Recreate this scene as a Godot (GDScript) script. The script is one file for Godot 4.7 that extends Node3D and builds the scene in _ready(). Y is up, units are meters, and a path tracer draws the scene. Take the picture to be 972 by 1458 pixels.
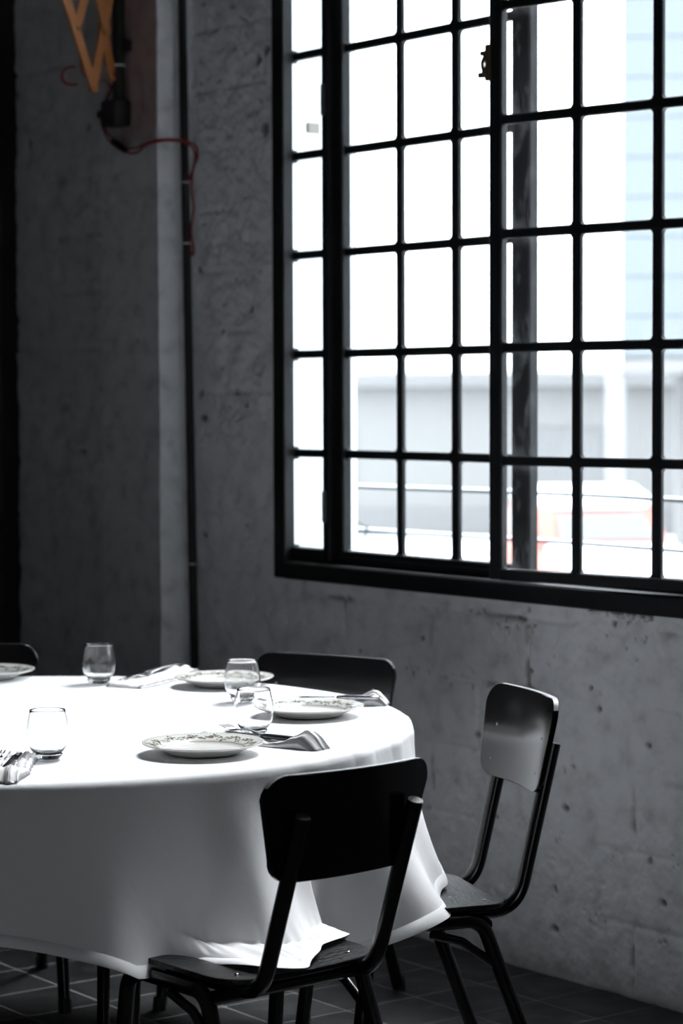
extends Node3D
# A restaurant corner: round table under a white cloth beside a steel casement window.
# Axes: window wall at x = 3.954 (its inside faces -x), back wall at z = -6.263, y up, camera at (0, 1.45, 0).

const WALL_X := 3.954
const BACK_Z := -8.2
const TABLE := Vector3(2.477, 0.76, -4.397)
const TABLE_R := 0.835
const TILE := 0.2078

var M := {}
var rng := RandomNumberGenerator.new()
var taken := {}

# ---------------------------------------------------------------- mesh helper
class Shape:
	var v := PackedVector3Array()
	var uv := PackedVector2Array()
	var col := PackedColorArray()
	var grp := PackedInt32Array()
	var group := 0

	func tri(a: Vector3, b: Vector3, c: Vector3, ca := Color.WHITE, ua := Vector2.ZERO, ub := Vector2.ZERO, uc := Vector2.ZERO, cb := Color(0, 0, 0, 0), cc := Color(0, 0, 0, 0)) -> void:
		if a.is_equal_approx(b) or b.is_equal_approx(c) or a.is_equal_approx(c):
			return
		v.append(a); v.append(b); v.append(c)
		uv.append(ua); uv.append(ub); uv.append(uc)
		col.append(ca); col.append(ca if cb.a == 0.0 else cb); col.append(ca if cc.a == 0.0 else cc)
		grp.append(group)

	func quad(a: Vector3, b: Vector3, c: Vector3, d: Vector3, k := Color.WHITE) -> void:
		tri(a, b, c, k); tri(a, c, d, k)

	func box(lo: Vector3, hi: Vector3, ch := 0.0, t := Transform3D(), k := Color.WHITE) -> void:
		# a box with chamfered edges
		var c := (lo + hi) * 0.5
		var e := (hi - lo).abs() * 0.5
		ch = minf(ch, minf(e.x, minf(e.y, e.z)) * 0.9)
		var keep := group
		group = -1
		if ch <= 0.0:
			var p := []
			for i in 8:
				p.append(t * (c + Vector3(e.x * (1 if i & 1 else -1), e.y * (1 if i & 2 else -1), e.z * (1 if i & 4 else -1))))
			for f in [[0, 4, 6, 2], [1, 3, 7, 5], [0, 1, 5, 4], [2, 6, 7, 3], [0, 2, 3, 1], [4, 5, 7, 6]]:
				quad(p[f[0]], p[f[1]], p[f[2]], p[f[3]], k)
			group = keep
			return
		# faces
		var corner := {}
		for sx in [-1, 1]:
			for sy in [-1, 1]:
				for sz in [-1, 1]:
					var s := Vector3(sx, sy, sz)
					corner[s] = [t * (c + s * (e - Vector3(0, ch, ch))), t * (c + s * (e - Vector3(ch, 0, ch))), t * (c + s * (e - Vector3(ch, ch, 0)))]
		for ax in 3:
			var b1 := (ax + 1) % 3
			var b2 := (ax + 2) % 3
			for sgn in [-1, 1]:
				var q := []
				for pr in [[-1, -1], [1, -1], [1, 1], [-1, 1]]:
					var s := Vector3.ZERO
					s[ax] = sgn; s[b1] = pr[0]; s[b2] = pr[1]
					q.append(corner[s][ax])
				if sgn > 0:
					quad(q[0], q[1], q[2], q[3], k)
				else:
					quad(q[3], q[2], q[1], q[0], k)
			# edges along ax
			for s1 in [-1, 1]:
				for s2 in [-1, 1]:
					var A := Vector3.ZERO
					var B := Vector3.ZERO
					A[ax] = -1; A[b1] = s1; A[b2] = s2
					B[ax] = 1; B[b1] = s1; B[b2] = s2
					if s1 * s2 > 0:
						quad(corner[A][b1], corner[B][b1], corner[B][b2], corner[A][b2], k) if false else quad(corner[A][b2], corner[A][b1], corner[B][b1], corner[B][b2], k)
					else:
						quad(corner[A][b1], corner[A][b2], corner[B][b2], corner[B][b1], k)
		for s in corner:
			var q: Array = corner[s]
			if s.x * s.y * s.z > 0:
				tri(q[0], q[1], q[2], k)
			else:
				tri(q[0], q[2], q[1], k)
		group = keep

	func rings(rows: Array, closed := true, k := Color.WHITE, caps := true) -> void:
		# quads between successive rings of equal length; caps close the two ends
		for i in rows.size() - 1:
			var a: PackedVector3Array = rows[i]
			var b: PackedVector3Array = rows[i + 1]
			var n := a.size()
			for j in (n if closed else n - 1):
				var j2 := (j + 1) % n
				tri(a[j], b[j], b[j2], k)
				tri(a[j], b[j2], a[j2], k)
		if caps:
			for e in [0, rows.size() - 1]:
				var r: PackedVector3Array = rows[e]
				var m := Vector3.ZERO
				for p in r:
					m += p
				m /= r.size()
				for j in r.size():
					var j2 := (j + 1) % r.size()
					if e == 0:
						tri(m, r[j], r[j2], k)
					else:
						tri(m, r[j2], r[j], k)

	func tube(path: PackedVector3Array, r: float, sides := 12, k := Color.WHITE, r_end := -1.0) -> void:
		var rows := []
		var up := Vector3.UP
		var n := path.size()
		for i in n:
			var d := (path[mini(i + 1, n - 1)] - path[maxi(i - 1, 0)]).normalized()
			if i == 0:
				up = Vector3.RIGHT if absf(d.dot(Vector3.UP)) > 0.9 else Vector3.UP
			var side := d.cross(up).normalized()
			up = side.cross(d).normalized()
			var rr := r if r_end < 0.0 else lerpf(r, r_end, float(i) / (n - 1))
			var ring := PackedVector3Array()
			for j in sides:
				var a := TAU * j / sides
				ring.append(path[i] + (side * cos(a) + up * sin(a)) * rr)
			rows.append(ring)
		rings(rows, true, k, false)
		var keep := group
		group = keep + 1
		for e in [0, n - 1]:
			var rg: PackedVector3Array = rows[e]
			for j in sides:
				var j2 := (j + 1) % sides
				if e == 0:
					tri(path[0], rg[j], rg[j2], k)
				else:
					tri(path[n - 1], rg[j2], rg[j], k)
		group = keep

	func lathe(profile: PackedVector2Array, sides := 48, t := Transform3D(), k := Color.WHITE) -> void:
		# profile runs (radius, height); first and last points close on the axis if their radius is 0
		var rows := []
		for p in profile:
			var ring := PackedVector3Array()
			for j in sides:
				var a := TAU * j / sides
				ring.append(t * Vector3(p.x * cos(a), p.y, p.x * sin(a)))
			rows.append(ring)
		rings(rows, true, k, false)

	func prism(poly: PackedVector2Array, depth: float, t := Transform3D(), k := Color.WHITE) -> void:
		# polygon in x,y drawn out along z, centred
		var idx := Geometry2D.triangulate_polygon(poly)
		var keep := group
		group = -1
		for i in range(0, idx.size(), 3):
			var a := poly[idx[i]]
			var b := poly[idx[i + 1]]
			var c := poly[idx[i + 2]]
			if (b - a).cross(c - a) < 0:
				var s := b
				b = c
				c = s
			tri(t * Vector3(a.x, a.y, depth / 2), t * Vector3(b.x, b.y, depth / 2), t * Vector3(c.x, c.y, depth / 2), k)
			tri(t * Vector3(a.x, a.y, -depth / 2), t * Vector3(c.x, c.y, -depth / 2), t * Vector3(b.x, b.y, -depth / 2), k)
		var ccw := not Geometry2D.is_polygon_clockwise(poly)
		for i in poly.size():
			var a := poly[i]
			var b := poly[(i + 1) % poly.size()]
			if not ccw:
				var s := a
				a = b
				b = s
			quad(t * Vector3(a.x, a.y, -depth / 2), t * Vector3(b.x, b.y, -depth / 2), t * Vector3(b.x, b.y, depth / 2), t * Vector3(a.x, a.y, depth / 2), k)
		group = keep

	func mesh(closed := true) -> ArrayMesh:
		var vol := 0.0
		if closed:
			var o := v[0]
			for i in range(0, v.size(), 3):
				vol += (v[i] - o).dot((v[i + 1] - o).cross(v[i + 2] - o))
		var flip := vol > 0.0
		var st := SurfaceTool.new()
		st.begin(Mesh.PRIMITIVE_TRIANGLES)
		var order := [0, 2, 1] if flip else [0, 1, 2]
		for i in range(0, v.size(), 3):
			st.set_smooth_group(grp[i / 3] if grp[i / 3] >= 0 else 0xFFFFFFFF)
			for j in order:
				st.set_color(col[i + j])
				st.set_uv(uv[i + j])
				st.add_vertex(v[i + j])
		st.generate_normals()
		st.index()
		return st.commit()


func numbered(called: String, parent: Node) -> String:
	var key := str(parent.get_instance_id()) + called
	var n: int = taken.get(key, 0)
	taken[key] = n + 1
	return called if n == 0 else "%s_%03d" % [called, n]


func put(called: String, m: Mesh, mat: Material, parent: Node = self, at := Transform3D()) -> MeshInstance3D:
	var o := MeshInstance3D.new()
	o.name = numbered(called, parent)
	o.mesh = m
	if mat:
		o.material_override = mat
	o.transform = at
	o.cast_shadow = GeometryInstance3D.SHADOW_CASTING_SETTING_ON
	parent.add_child(o, true)
	return o


func tag(o: Node, label: String, category: String, group := "") -> Node:
	o.set_meta("label", label)
	o.set_meta("category", category)
	if group:
		o.set_meta("group", group)
	return o


func structure(o: Node, label := "", category := "") -> Node:
	o.set_meta("kind", "structure")
	if label:
		o.set_meta("label", label)
		o.set_meta("category", category)
	return o


func base(called: String, at := Vector3.ZERO, turn := 0.0) -> Node3D:
	var o := Node3D.new()
	o.name = numbered(called, self)
	o.position = at
	o.rotation.y = turn
	add_child(o, true)
	return o


func child_base(called: String, parent: Node, at := Vector3.ZERO, turn := 0.0) -> Node3D:
	var o := Node3D.new()
	o.name = numbered(called, parent)
	o.position = at
	o.rotation.y = turn
	parent.add_child(o, true)
	return o


func fillet(points: Array, radius: float, steps := 8) -> PackedVector3Array:
	# a polyline whose corners are rounded
	var out := PackedVector3Array([points[0]])
	for i in range(1, points.size() - 1):
		var p: Vector3 = points[i]
		var a: Vector3 = (points[i - 1] - p)
		var b: Vector3 = (points[i + 1] - p)
		var half := acos(clampf(a.normalized().dot(b.normalized()), -1, 1)) / 2.0
		var cut := minf(radius / tan(half), minf(a.length(), b.length()) * 0.48)
		var p0 := p + a.normalized() * cut
		var p1 := p + b.normalized() * cut
		for s in steps + 1:
			var t := float(s) / steps
			out.append(p0.lerp(p, t).lerp(p.lerp(p1, t), t))
	out.append(points[points.size() - 1])
	return out


func smooth_path(pts: Array, steps := 6) -> PackedVector3Array:
	var out := PackedVector3Array()
	for i in pts.size() - 1:
		var a: Vector3 = pts[maxi(i - 1, 0)]
		var b: Vector3 = pts[i]
		var c: Vector3 = pts[i + 1]
		var d: Vector3 = pts[mini(i + 2, pts.size() - 1)]
		for s in steps:
			out.append(b.cubic_interpolate(c, a, d, float(s) / steps))
	out.append(pts[pts.size() - 1])
	return out


func noise(sd: int, freq: float, oct := 3) -> FastNoiseLite:
	var n := FastNoiseLite.new()
	n.seed = sd
	n.noise_type = FastNoiseLite.TYPE_SIMPLEX_SMOOTH
	n.frequency = freq
	n.fractal_octaves = oct
	return n


func noise_tex(sd: int, freq: float, size := 512, oct := 5, ramp: Array = [], normal := false, bump := 4.0) -> NoiseTexture2D:
	var t := NoiseTexture2D.new()
	t.width = size
	t.height = size
	t.seamless = true
	t.noise = noise(sd, freq, oct)
	t.as_normal_map = normal
	t.bump_strength = bump
	if ramp:
		var g := Gradient.new()
		g.offsets = PackedFloat32Array(ramp[0])
		g.colors = PackedColorArray(ramp[1])
		t.color_ramp = g
	return t


func lin(c: Color) -> Color:
	return c.linear_to_srgb()


func mat(c: Color, rough: float, metal := 0.0, spec := 0.5) -> StandardMaterial3D:
	# c is a linear (real-world) base colour
	var m := StandardMaterial3D.new()
	m.albedo_color = lin(c)
	m.roughness = rough
	m.metallic = metal
	m.metallic_specular = spec
	return m


func tri_world(m: StandardMaterial3D, s: float) -> StandardMaterial3D:
	m.uv1_triplanar = true
	m.uv1_world_triplanar = true
	m.uv1_scale = Vector3.ONE * s
	return m


func tri_own(m: StandardMaterial3D, s: float) -> StandardMaterial3D:
	m.uv1_triplanar = true
	m.uv1_scale = Vector3.ONE * s
	return m


func grey(a: float) -> Color:
	return Color(a, a, a)


# ---------------------------------------------------------------- scene
func _ready() -> void:
	rng.seed = 20240611
	view_and_light()
	materials()
	room()
	window_wall()
	outside()
	table_and_cloth()
	chairs()
	settings()
	corner_fittings()


func view_and_light() -> void:
	var cam := Camera3D.new()
	cam.name = "camera"
	cam.fov = 24.4112
	cam.near = 0.05
	cam.far = 400.0
	cam.position = Vector3(0, 1.45, 0)
	cam.rotation = Vector3(deg_to_rad(-2.79986), deg_to_rad(-37.18914), deg_to_rad(-0.18731))
	var att := CameraAttributesPhysical.new()
	att.frustum_focal_length = 55.47
	att.frustum_focus_distance = 4.5
	att.exposure_aperture = 2.7
	att.frustum_near = 0.05
	att.frustum_far = 400.0
	cam.attributes = att
	add_child(cam)
	cam.fov = 24.4112
	cam.current = true

	var env := Environment.new()
	env.background_mode = Environment.BG_SKY
	var sm := ProceduralSkyMaterial.new()
	sm.sky_top_color = Color(0.93, 0.97, 1.0)
	sm.sky_horizon_color = Color(0.645, 0.652, 0.662)
	sm.sky_curve = 0.25
	sm.sky_energy_multiplier = 2.454
	sm.ground_bottom_color = Color(0.6, 0.62, 0.65)
	sm.ground_horizon_color = Color(0.75, 0.78, 0.8)
	sm.ground_energy_multiplier = 1.5
	var sky := Sky.new()
	sky.sky_material = sm
	env.sky = sky
	env.tonemap_mode = Environment.TONE_MAPPER_LINEAR
	env.tonemap_exposure = 1.25
	env.sdfgi_enabled = true
	env.ssao_enabled = true
	env.ssil_enabled = true
	var we := WorldEnvironment.new()
	we.name = "environment"
	we.environment = env
	add_child(we)

	# a sun behind thin cloud: so wide that the bars of the window leave no pattern
	var sun := DirectionalLight3D.new()
	sun.name = "hazy_sun"
	sun.light_energy = 2.3
	sun.light_color = Color(0.97, 0.985, 1.0)
	sun.light_angular_distance = 22.0
	sun.shadow_enabled = true
	sun.rotation = Vector3(deg_to_rad(-56.0), deg_to_rad(109.0), 0)
	add_child(sun)


func materials() -> void:
	# whitewashed masonry: vertex colours carry the paint, its stains and shade on the pier
	var w := mat(Color(0.78, 0.785, 0.81), 0.82)
	w.vertex_color_use_as_albedo = true
	w.albedo_texture = noise_tex(3, 0.012, 512, 6, [[0.0, 0.3, 0.5, 1.0], [grey(0.8), grey(0.93), grey(0.97), grey(1.0)]])
	w.heightmap_enabled = true
	w.heightmap_texture = noise_tex(4, 0.02, 512, 6)
	w.heightmap_scale = 0.6
	M.wall = tri_world(w, 1.4)
	M.plain_wall = tri_world(mat(Color(0.22, 0.21, 0.205), 0.9), 1.0)
	M.ceiling = mat(Color(0.15, 0.145, 0.14), 0.9)
	M.render = tri_world(mat(Color(0.62, 0.66, 0.68), 0.9), 1.0)
	var bp := mat(Color(0.010, 0.011, 0.012), 0.5, 0.0, 0.24)
	bp.heightmap_enabled = true
	bp.heightmap_texture = noise_tex(8, 0.02, 256, 4)
	bp.heightmap_scale = 0.05
	M.black_steel = tri_own(bp, 4.0)
	M.black_dull = mat(Color(0.004, 0.004, 0.0045), 0.6)
	# black lacquered ply
	var ply := mat(Color(0.0055, 0.0055, 0.006), 0.3)
	ply.roughness_texture = noise_tex(11, 0.02, 256, 5, [[0.0, 0.5, 1.0], [grey(0.9), grey(0.97), grey(1.0)]])
	ply.roughness = 0.2
	ply.metallic_specular = 0.38
	ply.clearcoat_enabled = true
	ply.clearcoat = 0.35
	ply.clearcoat_roughness = 0.12
	M.ply = tri_own(ply, 3.0)
	var seat := mat(Color(0.007, 0.007, 0.0075), 0.42)
	seat.roughness_texture = noise_tex(13, 0.02, 256, 5, [[0.0, 0.42, 0.6, 1.0], [grey(0.6), grey(0.8), grey(1.0), grey(1.0)]])
	seat.heightmap_enabled = true
	seat.heightmap_texture = noise_tex(14, 0.03, 512, 5)
	seat.heightmap_scale = 0.09
	seat.metallic_specular = 0.36
	seat.uv1_triplanar = true
	seat.uv1_scale = Vector3(2.0, 2.0, 9.0)
	M.seat = seat
	var tube := mat(Color(0.006, 0.006, 0.0065), 0.22)
	M.tube = tube
	M.pale_rim = mat(grey(0.30), 0.4)  # pale grey for the top edges of backrests
	M.cap = mat(grey(0.05), 0.3)
	M.chrome = mat(grey(0.3), 0.3, 1.0)
	M.steel = mat(Color(0.55, 0.55, 0.56), 0.22, 1.0)
	M.brass = mat(Color(0.45, 0.32, 0.12), 0.35, 1.0)
	# floor tiles in three tones
	M.tiles = []
	for i in 3:
		var t := mat(grey([0.012, 0.015, 0.019][i]), 0.5)
		t.roughness_texture = noise_tex(20 + i, 0.01, 256, 5, [[0.0, 0.5, 1.0], [grey(0.62), grey(0.9), grey(1.0)]])
		t.heightmap_enabled = true
		t.heightmap_texture = M.tiles[0].heightmap_texture if i else noise_tex(24, 0.015, 256, 5)
		t.heightmap_scale = 0.12
		M.tiles.append(tri_world(t, 2.3))
	M.grout = mat(grey(0.42), 0.9)
	# linen
	var cl := mat(Color(0.86, 0.86, 0.87), 0.85)
	cl.heightmap_enabled = true
	cl.heightmap_texture = cloth_relief()
	cl.heightmap_scale = 0.4
	cl.backlight_enabled = true
	cl.backlight = grey(0.16)
	M.cloth = cl
	var nap := mat(Color(0.84, 0.83, 0.83), 0.85)
	nap.vertex_color_use_as_albedo = true
	M.napkin = nap
	var por := mat(Color(0.80, 0.78, 0.74), 0.16)
	por.albedo_texture = plate_print()
	por.albedo_color = Color(0.885, 0.883, 0.873)
	M.porcelain = por
	M.black_handle = mat(grey(0.012), 0.35)
	# thin clear glass, and dirt on the outside of panes
	var g := StandardMaterial3D.new()
	g.transparency = BaseMaterial3D.TRANSPARENCY_ALPHA
	g.albedo_color = Color(0.97, 0.99, 1.0, 0.003)
	g.roughness = 0.0
	g.metallic_specular = 0.5
	M.pane = g
	var rg := StandardMaterial3D.new()
	rg.albedo_color = Color(1, 1, 1, 0.0)
	rg.refraction_enabled = true
	rg.refraction_scale = 0.05
	rg.roughness = 0.0
	M.solid_glass = rg
	M.glass = rg
	for k in 2:
		var d := StandardMaterial3D.new()
		d.transparency = BaseMaterial3D.TRANSPARENCY_ALPHA
		d.albedo_texture = grime(31 + k, [0.002, 0.003][k], [0.02, 0.085][k])
		d.roughness = 1.0
		d.metallic_specular = 0.0
		d.backlight_enabled = true
		d.backlight = grey(1.0)
		M["grime%d" % k] = d
	# scissor lamp, cable
	var wood := mat(Color(0.42, 0.15, 0.035), 0.5)
	wood.roughness_texture = noise_tex(41, 0.03, 128, 3, [[0.0, 1.0], [grey(0.7), grey(1.0)]])
	M.orange_wood = tri_own(wood, 5.0)
	M.red_cable = mat(Color(0.22, 0.012, 0.014), 0.5)
	M.tie = mat(grey(0.6), 0.5)
	# outside
	M.snow = mat(Color(0.80, 0.83, 0.86), 0.95)
	M.facade = tri_world(mat(Color(0.205, 0.203, 0.198), 0.9), 1.0)
	M.facade_blue = mat(Color(0.138, 0.158, 0.166), 0.9)
	M.facade_dark = mat(Color(0.175, 0.173, 0.172), 0.9)
	M.white_post = mat(Color(0.235, 0.245, 0.25), 0.9)
	M.rail = mat(grey(0.012), 0.8, 0.0, 0.2)
	M.car_red = mat(Color(0.42, 0.14, 0.115), 0.6, 0.0, 0.2)
	M.car_glass = mat(Color(0.13, 0.145, 0.15), 0.5)
	M.tyre = mat(grey(0.05), 0.8)


func cloth_relief() -> ImageTexture:
	# pressed-in fold lines of the table cloth (cloth runs -1.12 .. 1.12 along both axes) over a fine weave
	var s := 2048
	var im := Image.create(s, s, false, Image.FORMAT_RGB8)
	im.fill(grey(0.5))
	var n := noise(51, 0.02, 3)
	var t := 4
	for y in range(0, s, t):
		for x in range(0, s, t):
			var a := 0.5 + 0.10 * n.get_noise_2d(x, y)
			im.fill_rect(Rect2i(x, y, t, t), grey(a))
	for c in [0.0]:
		var p := int((c + 1.12) / 2.24 * s)
		for k in range(-9, 10):
			var a := 0.5 * pow(1.0 - absf(k) / 10.0, 1.5)
			im.fill_rect(Rect2i(p + k, 0, 1, s), grey(0.5 + 0.55 * a))
			im.fill_rect(Rect2i(0, p + k, s, 1), grey(0.5 + a))
	return ImageTexture.create_from_image(im)


func grime(sd: int, low: float, high: float) -> ImageTexture:
	var s := 256
	var im := Image.create(s, s, false, Image.FORMAT_RGBAF)
	var a := noise(sd, 0.012, 4)
	var b := noise(sd + 7, 0.05, 3)
	for y in s:
		for x in s:
			var u := float(x) / s
			var v := float(y) / s
			var edge := pow(1.0 - minf(1.0, minf(minf(u, 1.0 - u), minf(v, 1.0 - v)) * 7.0), 2.0)
			var streak := maxf(0.0, b.get_noise_2d(x * 3.0, y * 0.35)) * smoothstep(0.45, 1.0, v)
			var smear := maxf(0.0, a.get_noise_2d(x, y * 0.6) - 0.05)
			im.set_pixel(x, y, Color(0.9, 0.94, 0.97, clampf(low + high * (0.25 * edge + 0.8 * streak + 0.9 * smear), 0, 0.6)))
	return ImageTexture.create_from_image(im)


func plate_print() -> ImageTexture:
	# ivory glaze, a printed vine of olive leaves and brown blossoms round the rim
	var s := 1024
	var im := Image.create(s, s, false, Image.FORMAT_RGB8)
	im.fill(Color(0.975, 0.972, 0.96))
	var c := Vector2(s, s) / 2.0
	var R := s / 2.0
	var r := RandomNumberGenerator.new()
	r.seed = 5
	var dot := func(p: Vector2, rad: float, k: Color) -> void:
		for y in range(int(p.y - rad), int(p.y + rad) + 1):
			for x in range(int(p.x - rad), int(p.x + rad) + 1):
				if x >= 0 and y >= 0 and x < s and y < s and Vector2(x, y).distance_to(p) <= rad:
					im.set_pixel(x, y, k)
	var greens := [Color(0.52, 0.54, 0.47), Color(0.38, 0.41, 0.36), Color(0.60, 0.60, 0.50), Color(0.44, 0.49, 0.47)]
	var browns := [Color(0.50, 0.43, 0.36), Color(0.60, 0.51, 0.41), Color(0.34, 0.31, 0.28), Color(0.64, 0.57, 0.46)]
	# fine lines
	for i in 1500:
		var a := TAU * i / 1500.0
		dot.call(c + Vector2.from_angle(a) * R * 0.665, 1.6, Color(0.52, 0.50, 0.42))
		dot.call(c + Vector2.from_angle(a) * R * (0.80 + 0.045 * sin(a * 14.0)), 2.2, Color(0.45, 0.48, 0.38))
	# bead marks along the lip
	for i in 110:
		var a := TAU * i / 110.0
		dot.call(c + Vector2.from_angle(a) * R * 0.945, 5.0, Color(0.70, 0.69, 0.62))
	for i in 380:
		var a := TAU * (i + r.randf() * 0.6) / 380.0
		var rad := R * (0.80 + 0.045 * sin(a * 14.0) + r.randf_range(-0.075, 0.075))
		var p := c + Vector2.from_angle(a) * rad
		var dir := Vector2.from_angle(r.randf() * TAU)
		for k in 5:
			dot.call(p + dir * (k - 2) * 5.0, 8.5 - absf(k - 2) * 2.4, greens[r.randi() % 4])
	for i in 14:
		var a := TAU * i / 14.0 + 0.1
		for k in 8:
			var p := c + Vector2.from_angle(a + r.randf_range(-0.05, 0.05)) * R * (0.80 + r.randf_range(-0.05, 0.05))
			dot.call(p, r.randf_range(7, 13), browns[r.randi() % 4])
	return ImageTexture.create_from_image(im)


# ---------------------------------------------------------------- room shell
var n_low: FastNoiseLite
var n_mid: FastNoiseLite
var n_fine: FastNoiseLite
var n_patch: FastNoiseLite


func relief_at(u: float, v: float, rough: float, blocks: bool, sd: float) -> float:
	# height of the whitewashed masonry above its plane: bumps, block joints, chipped holes
	var h := 0.006 * n_low.get_noise_2d(u + sd, v) + 0.0042 * rough * n_mid.get_noise_2d(u * 1.0 + sd, v) + 0.0015 * rough * n_fine.get_noise_2d(u + sd, v)
	if blocks:
		h -= 0.007 * joint(u, v, sd)
	return h


func joint(u: float, v: float, sd: float) -> float:
	# 1 in the joints between the painted-over blocks, fading where the paint has filled them
	var row := floorf(v / 0.178)
	var fv := absf(v / 0.178 - roundf(v / 0.178)) * 0.178
	var off := 0.19 if int(row) % 2 else 0.0
	var uu := (u + off) / 0.38
	var fu := absf(uu - roundf(uu)) * 0.38
	var wob := 0.006 * n_mid.get_noise_2d(u * 0.5 + 9.0 + sd, v * 0.5)
	var show := smoothstep(-0.25, 0.30, n_patch.get_noise_2d(u + sd, v))
	return show * minf(1.0, exp(-pow((fv + wob) / 0.0065, 2.0)) + exp(-pow((fu + wob) / 0.0065, 2.0)))


func pits(count: int, u0: float, u1: float, v0: float, v1: float, rmin: float, rmax: float) -> Array:
	var out := []
	for i in count:
		out.append([Vector2(rng.randf_range(u0, u1), rng.randf_range(v0, v1)), rng.randf_range(rmin, rmax), rng.randf_range(0.6, 2.2), rng.randf_range(0.003, 0.010)])
	return out


func skin(at: Vector3, ua: Vector3, va: Vector3, ul: float, vl: float, step: float, rough: Callable, blocks: bool, sd: float, holes: Array, paint: Callable) -> ArrayMesh:
	# a displaced sheet: at + ua*u + va*v, bulging along ua x va
	var nrm := ua.cross(va).normalized()
	var nu := maxi(2, int(ceil(ul / step)) + 1)
	var nv := maxi(2, int(ceil(vl / step)) + 1)
	var hh := PackedFloat32Array()
	hh.resize(nu * nv)
	for j in nv:
		for i in nu:
			var u := ul * i / (nu - 1)
			var v := vl * j / (nv - 1)
			hh[j * nu + i] = relief_at(u, v, rough.call(u, v), blocks, sd)
	var cols := PackedColorArray()
	cols.resize(nu * nv)
	for j in nv:
		for i in nu:
			cols[j * nu + i] = paint.call(ul * i / (nu - 1), vl * j / (nv - 1))
	for p in holes:
		var c: Vector2 = p[0]
		var r: float = p[1]
		var st: float = p[2]
		var i0 := maxi(0, int((c.x - r * 2.2) / ul * (nu - 1)))
		var i1 := mini(nu - 1, int((c.x + r * 2.2) / ul * (nu - 1)) + 1)
		var j0 := maxi(0, int((c.y - r * 2.2) / vl * (nv - 1)))
		var j1 := mini(nv - 1, int((c.y + r * 2.2) / vl * (nv - 1)) + 1)
		for j in range(j0, j1 + 1):
			for i in range(i0, i1 + 1):
				var q := Vector2(ul * i / (nu - 1), vl * j / (nv - 1)) - c
				q.y *= st
				var d := q.length() * (1.0 + 0.35 * n_fine.get_noise_2d(q.x * 3.0 + c.x * 20.0, q.y * 3.0)) / r
				var k := 1.0 - smoothstep(0.6, 1.05, d)
				hh[j * nu + i] -= k * p[3]
				if p[3] > 0.009:
					cols[j * nu + i] = cols[j * nu + i].lerp(Color(0.10, 0.09, 0.085), k * 0.8)
	var verts := PackedVector3Array()
	var norms := PackedVector3Array()
	var idx := PackedInt32Array()
	verts.resize(nu * nv)
	norms.resize(nu * nv)
	var du := ul / (nu - 1)
	var dv := vl / (nv - 1)
	for j in nv:
		for i in nu:
			var k := j * nu + i
			verts[k] = at + ua * (du * i) + va * (dv * j) + nrm * hh[k]
			var gx := (hh[j * nu + mini(i + 1, nu - 1)] - hh[j * nu + maxi(i - 1, 0)]) / (du * 2.0)
			var gy := (hh[mini(j + 1, nv - 1) * nu + i] - hh[maxi(j - 1, 0) * nu + i]) / (dv * 2.0)
			norms[k] = (nrm - ua * gx - va * gy).normalized()
	for j in nv - 1:
		for i in nu - 1:
			var a := j * nu + i
			idx.append_array([a, a + nu, a + 1, a + 1, a + nu, a + nu + 1])
	var arr := []
	arr.resize(Mesh.ARRAY_MAX)
	arr[Mesh.ARRAY_VERTEX] = verts
	arr[Mesh.ARRAY_NORMAL] = norms
	arr[Mesh.ARRAY_COLOR] = cols
	arr[Mesh.ARRAY_INDEX] = idx
	var m := ArrayMesh.new()
	m.add_surface_from_arrays(Mesh.PRIMITIVE_TRIANGLES, arr)
	return m


func one_box(lo: Vector3, hi: Vector3, ch := 0.0) -> ArrayMesh:
	var s := Shape.new()
	s.box(lo, hi, ch)
	return s.mesh()


const WIN_Z0 := -5.525
const WIN_Z1 := -3.34
const WIN_Y0 := 0.931
const WIN_Y1 := 4.712
const ROOF := 5.0
const LEFT_X := -3.2
const FRONT_Z := 2.6


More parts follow.
